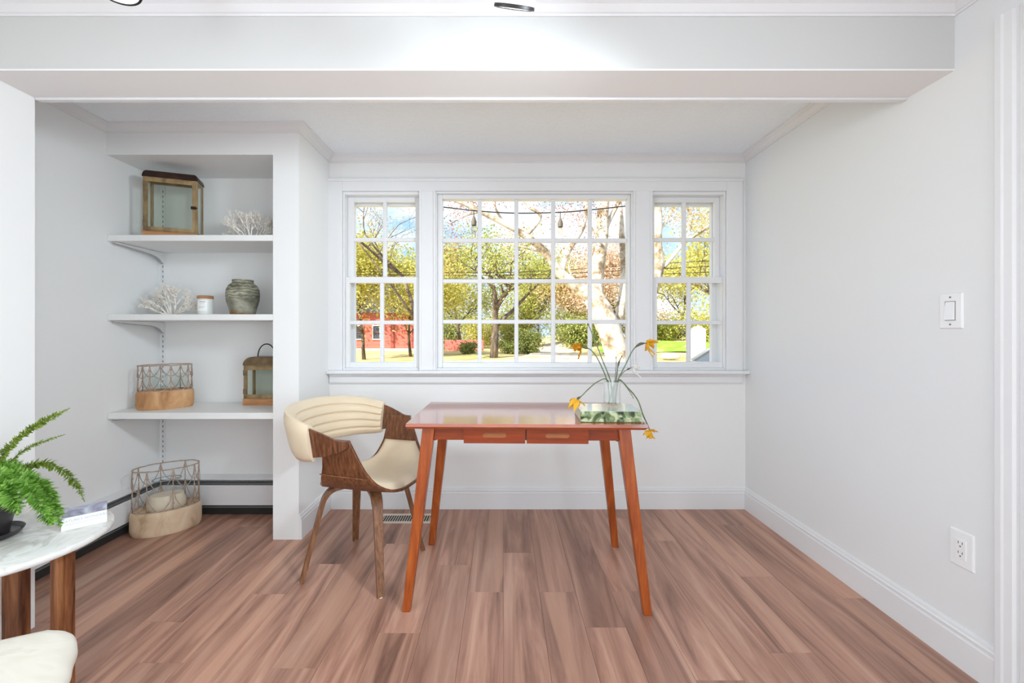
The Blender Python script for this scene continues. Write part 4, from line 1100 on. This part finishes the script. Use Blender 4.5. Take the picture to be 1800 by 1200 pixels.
T('green tree far right past the white sign', 1345, 34, 420, LEAF_G, 3600, 59, spread=.9, size=.16)

def bush(label, px, Y, w, h, mat, n, seed, size=.13):
    R = random.Random(seed); x = px_x(px, Y); z0 = gz(x, Y)-.03
    t = thing('bush', label, 'bush', (x, Y, z0), 0, 'bushes along the far edge of the lawn')
    m = MB(); pts = []
    for k in range(9):
        a = 2*math.pi*k/9; e = Vector((math.cos(a)*w*R.uniform(.3,.8), math.sin(a)*w*.6*R.uniform(.3,.8), h*R.uniform(.6, .9)))
        pp = [Vector((0,0,0)), e*.5+Vector((0,0,h*.12)), e]; m.tube(pp, [.04, .03, .012], 5); pts += [e, e*.75+Vector((0,0,h*.1)), e*.45, e*.3]
    m.build('stem', BARK, t)
    f = leaves(pts, n, min(w*.26, h*.22), size, seed+2, .05).build('foliage', mat, t); f['kind'] = 'stuff'
    return t
for i, (px, Y, w, h, mt, n, lb) in enumerate((
    (790, 52, 4.2, 4.2, LEAF_D, 2600, 'dark green bush behind the red fence, left of centre'),
    (845, 50, 4.2, 3.6, LEAF_Y, 2600, 'yellow-green bush behind the dark-trunked tree'),
    (905, 48, 3.6, 3.4, LEAF_G, 2600, 'light green bush left of the gravel drive'),
    (930, 31, 1.1, 1.7, LEAF_D, 2400, 'small dark rounded bush at the left edge of the gravel drive'),
    (1000, 54, 5.0, 4.4, LEAF_G, 3000, 'light green bush closing off the end of the gravel drive'),
    (1022, 38, 2.6, 2.6, LEAF_D, 2600, 'deep green bush right of the gravel drive'),
    (1055, 46, 4.0, 3.4, LEAF_G, 2400, 'light green bush behind the birch trunk'),
    (1125, 48, 4.5, 3.6, LEAF_T, 2400, 'tan bush between the large and the right window'),
    (1170, 43, 1.7, 1.7, LEAF_G, 2000, 'low grey-green bush left of the parked car'),
    (1240, 42, 4.0, 3.0, LEAF_Y, 2400, 'yellow bush behind the white sign'),
    (1310, 46, 4.5, 3.6, LEAF_G, 2000, 'green bush at the far right edge of the yard'),
    (742, 40, 2.6, 2.4, LEAF_G, 2200, 'green bush at the right end of the red house'),
    (822, 31, .9, .8, LEAF_D, 1200, 'low dark bush at the foot of the red fence'),
    (900, 30, 1.2, .9, LEAF_D, 1200, 'low green bush right of the dark-trunked tree'))):
    bush(lb, px, Y, w, h, mt, n, 70+i, .10 if Y < 35 else .16)

# white-barked tree close to the house, forking low
t = thing('birch_tree', 'large white-barked tree with leaning limbs just outside the window', 'tree', wp(1096, 582, 9.0)*Vector((1,1,0))+Vector((0,0,GZ-.05)))
o0 = Vector(t.location)
def bp(px, py, Y): return wp(px, py, Y)-o0
def limb(pts, rr, nm='limb', n=12):
    P_ = spline(pts, 6); k = len(P_)
    return MB().tube(P_, [interp([j/(len(rr)-1) for j in range(len(rr))], rr, i/(k-1)) for i in range(k)], n).build(nm, BIRCH, t, smooth=True)
limb([(0,0,0), bp(1090,650,9), bp(1078,600,9), bp(1060,555,9), bp(1042,520,9)], [.36,.27,.25,.25,.22], 'trunk', 16)
limb([bp(1044,526,9), bp(1015,503,8.9), bp(985,480,8.8), bp(960,445,8.7), bp(925,415,8.6), bp(885,392,8.5), bp(845,372,8.4), bp(800,352,8.3), bp(740,335,8.2)], [.17,.13,.10,.085,.07,.06,.05,.035,.02])
limb([bp(1046,530,9), bp(1046,495,9.05), bp(1052,455,9.1), bp(1058,415,9.1), bp(1060,370,9.1), bp(1064,310,9.1), bp(1060,240,9.1)], [.22,.17,.155,.14,.125,.11,.09])
limb([bp(1060,410,9.1), bp(1072,385,9.15), bp(1085,360,9.2), bp(1100,330,9.3), bp(1110,280,9.4)], [.07,.05,.045,.04,.03])
limb([bp(1075,600,9.1), bp(1092,540,9.5), bp(1096,470,9.7), bp(1092,400,9.8), bp(1088,340,9.9), bp(1090,250,10)], [.12,.09,.075,.07,.06,.05])
limb([bp(985,480,8.8), bp(1000,440,8.9), bp(1024,400,9), bp(1032,350,9), bp(1030,300,9)], [.07,.055,.05,.045,.03])
limb([bp(925,415,8.6), bp(950,380,8.7), bp(925,360,8.8), bp(912,330,8.8)], [.045,.035,.03,.02])
for k_, (a, b, c) in enumerate((((1016,503),(1000,470),(1010,440)), ((1058,430),(1040,400),(1030,378)), ((960,445),(938,440),(905,430)), ((885,392),(870,360),(880,330)), ((845,372),(826,350),(835,320)), ((845,372),(815,380),(790,395)), ((1064,330),(1080,345),(1098,340)))):
    limb([bp(*a, 8.9), bp(*b, 8.8), bp(*c, 8.7)], [.028,.018,.008], 'twig', 6)
tipsB = [bp(x, y, 8.7) for x, y in ((800,352),(815,380),(790,395),(800,420),(826,350),(845,340),(880,340),(905,430),(912,335),(1010,440),(1030,370),(1000,380),(985,360),(960,350),(1080,345),(1095,340),(1020,345),(795,440),(788,470))]
f = leaves(tipsB, 1500, .22, .028, 5, .5).build('foliage', leafy('leaf_bud_russet', srgb(130, 92, 74), srgb(186, 130, 104), srgb(206, 160, 130), .35), t); f['kind'] = 'stuff'

# second white trunk seen in the right side window
t = thing('birch_tree', 'white-barked trunk seen at the left of the right side window', 'tree', Vector((px_x(1122, 8.2), 8.2, GZ-.05)))
o0 = Vector(t.location)
limb([(0,0,0), bp(1124,600,8.2), bp(1130,545,8.2), bp(1146,500,8.2), bp(1156,465,8.2), bp(1154,425,8.2), bp(1155,390,8.2), bp(1153,350,8.2), bp(1148,270,8.2)], [.20,.17,.14,.15,.12,.10,.10,.09,.07], 'trunk', 14)
limb([bp(1166,470,8.2), bp(1185,448,8.2), bp(1205,425,8.2), bp(1235,405,8.2), bp(1262,385,8.2), bp(1300,370,8.2)], [.045,.035,.035,.032,.026,.02], 'limb', 8)
limb([bp(1160,405,8.2), bp(1176,380,8.3), bp(1186,360,8.4), bp(1192,330,8.4)], [.03,.025,.02,.015], 'limb', 8)
limb([bp(1205,425,8.2), bp(1215,390,8.3), bp(1208,365,8.3), bp(1196,340,8.3)], [.025,.02,.016,.01], 'limb', 8)
tipsC = [bp(x, y, 8.2) for x, y in ((1180,375),(1190,385),(1186,350),(1214,385),(1220,375),(1235,400),(1245,395),(1208,365),(1230,372),(1250,385))]
f = leaves(tipsC, 700, .16, .028, 15, .5).build('foliage', LEAF_T, t); f['kind'] = 'stuff'

# red clapboard house --------------------------------------------------
def clapboard():
    m, nt, p = new_mat('red_clapboard'); N = nt.nodes; L = nt.links
    tc = N.new('ShaderNodeTexCoord'); w = N.new('ShaderNodeTexWave'); w.bands_direction = 'Z'; w.wave_profile = 'SAW'; w.inputs['Scale'].default_value = 1.05; L.new(tc.outputs['Object'], w.inputs['Vector'])
    r = N.new('ShaderNodeValToRGB'); ramp_set(r, [(0, srgb(160, 74, 62)), (.15, srgb(198, 104, 88)), (1, srgb(206, 112, 96))]); L.new(w.outputs['Fac'], r.inputs['Fac'])
    L.new(r.outputs['Color'], p.inputs['Base Color']); p.inputs['Roughness'].default_value = .9
    return m
RED = clapboard(); HTRIM = plain('house_trim_red', srgb(150, 72, 60), rough=.8); CREAMY = plain('foundation', srgb(228, 214, 190), rough=.9, vary=.08); DGLASS = plain('dark_pane', srgb(70, 74, 76), rough=.15, spec=.7)
HY = 36; hx0, hx1 = px_x(470, HY), px_x(732, HY); hz0, hz1 = GZ-.1, EYE-(548-CY)/F*HY
t = thing('red_house', 'long red clapboard house behind the trees at the left', 'house', (hx1, HY, hz0))
Wd = hx1-hx0; Hh = hz1-hz0
MB().box(-Wd, 0, 0, 6, .32, Hh).build('wall', RED, t)
MB().box(-Wd-.02, .02, -.06, 6.05, 0, .34).build('foundation', CREAMY, t)
rf = MB(); rf.prism([(-.5, Hh-.1), (3, Hh+2.2), (6.5, Hh-.1), (3, Hh+2.0)], -Wd-.4, .4, 'x'); rf.build('roof', plain('shingles', srgb(110, 104, 100), rough=.9, vary=.2, vscale=2), t)
for px in (690, 727): MB().box(px_x(px,HY)-hx1-.14, px_x(px,HY)-hx1+.14, -.08, 0, .34, Hh).build('corner_board', HTRIM, t)
for px in (632, 662, 590, 552, 512):
    x = px_x(px, HY)-hx1; zb = EYE-(597-CY)/F*HY-hz0; ztp = EYE-(571-CY)/F*HY-hz0
    w = frame_ring(MB(), x-.34, x+.34, zb, ztp, -.10, 0, .07, .07, .08, .08).build('window', plain('window_white', srgb(232, 224, 214), rough=.6), t)
    MB().box(x-.27, x+.27, -.09, -.02, (zb+ztp)/2-.03, (zb+ztp)/2+.03).build('meeting_rail', HTRIM, w)
    MB().box(x-.27, x+.27, -.03, -.01, zb+.08, (zb+ztp)/2-.03).build('pane', DGLASS, w)
    MB().box(x-.27, x+.27, -.03, -.01, (zb+ztp)/2+.03, ztp-.08).build('pane', DGLASS, w)
# red board fence
FYY = 37; t = thing('red_fence', 'low red board fence between the house and the dark-trunked tree', 'fence', (px_x(782, FYY), FYY, GZ-.05))
fh = EYE-(597-CY)/F*FYY-GZ+.05
for i in range(10):
    x = i*.34; MB().box(x+.005, x+.335, 0, .04, .06, fh-.02*(i % 3)).build('board', plain('fence_red', srgb(200, 112, 98), rough=.9, vary=.08), t)
for i in range(4): MB().box(i*1.02-.05, i*1.02+.05, .04, .14, 0, fh+.05).build('post', HTRIM, t)
for z in (.25, fh-.2): MB().box(0, 3.4, .04, .07, z-.04, z+.04).build('rail', HTRIM, t)

# white sign board, stone, cars ---------------------------------------
SYY = 12.0; sx0, sx1 = px_x(1214, SYY), px_x(1240, SYY); szt = EYE-(572-CY)/F*SYY
t = thing('sign_board', 'tall white wooden sign board with scalloped top outside the right window', 'sign', ((sx0+sx1)/2, SYY, GZ-.05))
w_ = (sx1-sx0)/2; zt_ = szt-GZ+.05
pl = [(-w_, .35), (w_, .35), (w_, zt_-.10), (w_*.82, zt_-.07), (w_*.7, zt_-.09), (w_*.5, zt_-.03), (w_*.25, zt_-.04), (0, zt_), (-w_*.25, zt_-.04), (-w_*.5, zt_-.03), (-w_*.7, zt_-.09), (-w_*.82, zt_-.07), (-w_, zt_-.10)]
WHT = plain('sign_white', srgb(244, 240, 232), rough=.7, vary=.01)
MB().prism(pl, -.025, .025, 'y').build('board', WHT, t)
for s in (-1, 1): MB().box(s*w_*.7-.04, s*w_*.7+.04, .025, .10, 0, zt_-.3).build('post', WHT, t)
R_ = random.Random(9)
rk = MB().lathe([(.30,0),(.48,.06),(.52,.18),(.44,.30),(.25,.38),(.02,.40)], 16, 1.2, .8); rk.v = [(x*(1+R_.uniform(-.08,.08)), y*(1+R_.uniform(-.08,.08)), z) for x, y, z in rk.v]
tag(rk.build('boulder', plain('pale_stone', srgb(226, 214, 196), rough=.9, vary=.1), smooth=True, loc=(px_x(1178, 26), 26, gz(px_x(1178,26), 26)+.03)), 'pale rounded boulder at the roadside seen in the right window', 'rock')

def car(label, x, y, rz, paint, z=None):
    t = thing('car', label, 'car', (x, y, (gz(x, y) if z is None else z)+.03), rz)
    body = [(-2.15,.30),(-2.2,.55),(-2.1,.78),(-1.15,.92),(1.25,.95),(2.0,.92),(2.2,.75),(2.2,.35),(1.9,.28),(-1.9,.26)]
    MB().prism(body, -.85, .85, 'y').build('body', paint, t, bevel=.07, seg=3)
    cab = [(-1.15,.92),(-.35,1.42),(.75,1.46),(1.45,.95)]
    m = MB(); top_ = [(-.35,1.42),(.75,1.46)]
    m.hexa([(-1.15,-.80,.92),(1.45,-.80,.95),(1.45,.80,.95),(-1.15,.80,.92)], [(-.38,-.62,1.44),(.78,-.62,1.46),(.78,.62,1.46),(-.38,.62,1.44)])
    m.build('cabin_glass', DGLASS, t)
    MB().hexa([(-.42,-.64,1.43),(.82,-.64,1.45),(.82,.64,1.45),(-.42,.64,1.43)], [(-.30,-.56,1.49),(.70,-.56,1.50),(.70,.56,1.50),(-.30,.56,1.49)]).build('roof', paint, t, bevel=.02)
    for s in (-1, 1):
        for a, b in (((-1.17,s*.81,.92),(-.38,s*.63,1.45)), ((1.47,s*.81,.95),(.78,s*.63,1.46)), ((.22,s*.82,.93),(.22,s*.64,1.45))):
            MB().tube([a, Vector(a).lerp(Vector(b), .5)+Vector((0,0,.015)), b], .04, 8).build('pillar', paint, t, smooth=True)
        MB().box(-.98, -.80, s*.86-.08, s*.86+.08, .92, 1.04).build('mirror', BLACK, t, bevel=.03)
        for xx in (-1.35, 1.35):
            w = MB().lathe([(.20,-.10),(.31,-.10),(.33,-.06),(.33,.06),(.31,.10),(.20,.10)], 24); w.v = [(xx+a, s*.80+c, .33+b) for a, b, c in w.v]
            wh = w.build('wheel', BLACK, t, smooth='auto')
            w = MB().lathe([(.19,-.102),(.05,-.108),(.02,-.11),(.02,.11),(.05,.108),(.19,.102)], 20); w.v = [(xx+a, s*.80+c, .33+b) for a, b, c in w.v]
            w.build('rim', GREYMETAL, wh, smooth='auto')
        MB().box(-2.2, -2.08, s*.62-.16, s*.62+.16, .62, .74).build('headlight', PLASTIC, t, bevel=.02)
    return t
car('grey car close outside the right side window with its windshield pillar showing', px_x(1224, 8)+1.45, 8.0, 0, plain('car_grey', srgb(120, 124, 122), rough=.3, coat=.5), -.40)
car('dark blue car parked in the distance beyond the lawn', px_x(1203, 47)+.9, 47, math.radians(25), plain('car_blue', srgb(64, 74, 92), rough=.3, coat=.5))

# string of cafe lights hung outside, and power lines ------------------
t = thing('string_light', 'black string-light cable with two hanging bulbs sagging across the large window', 'string lights', wp(905, 374, 3.9))
o0 = Vector(t.location)
P_ = spline([Vector((-1.35,2.885,2.22))-o0, bp(640,350,3.5)]+[bp(x, y, 3.9) for x, y in ((780,364),(832,370),(905,374.5),(985,373),(1040,368.5),(1101,362))]+[bp(1240,346,3.5), Vector((1.80,2.885,2.22))-o0], 6)
MB().tube(P_, .0055, 6).build('cable', BLACK, t, smooth=True)
BULB = thin_glass('bulb_glass', (.92, .88, .80, 1), 1.0); SOCK = plain('bulb_socket', srgb(96, 84, 68), rough=.6)
for px, py in ((833, 370), (985, 373)):
    c = bp(px, py, 3.9)
    MB().tube([c, c+Vector((0,0,-.055))], .004, 6).build('drop_wire', BLACK, t)
    s = MB().lathe([(.006,-.05),(.016,-.075),(.024,-.10),(.024,-.135),(.018,-.140)], 16, cx=c.x, cy=c.y); s.v = [(a, b, z+c.z) for a, b, z in s.v]
    so = s.build('socket', SOCK, t, smooth='auto')
    s = MB().lathe([(.016,-.139),(.026,-.16),(.029,-.185),(.020,-.21),(.002,-.218)], 16, cx=c.x, cy=c.y, cap=False); s.v = [(a, b, z+c.z) for a, b, z in s.v]
    s.build('bulb', BULB, so, smooth=True)
for i, (y0, y1, y2) in enumerate(((479, 476, 458), (484, 482, 468), (490, 489, 478))):
    pts = spline([wp(300, y0-6, 21), wp(780, y0, 21), wp(960, y1, 21), wp(1100, (y1+y2)/2, 21), wp(1250, y2, 21), wp(1500, y2-14, 21)], 6)
    tag(MB().tube(pts, .016, 5).build('power_line', BLACK, smooth=True), '%s of three dark power lines crossing the view beyond the road' % ('uppermost', 'middle', 'lowest')[i], 'power line', 'power lines')
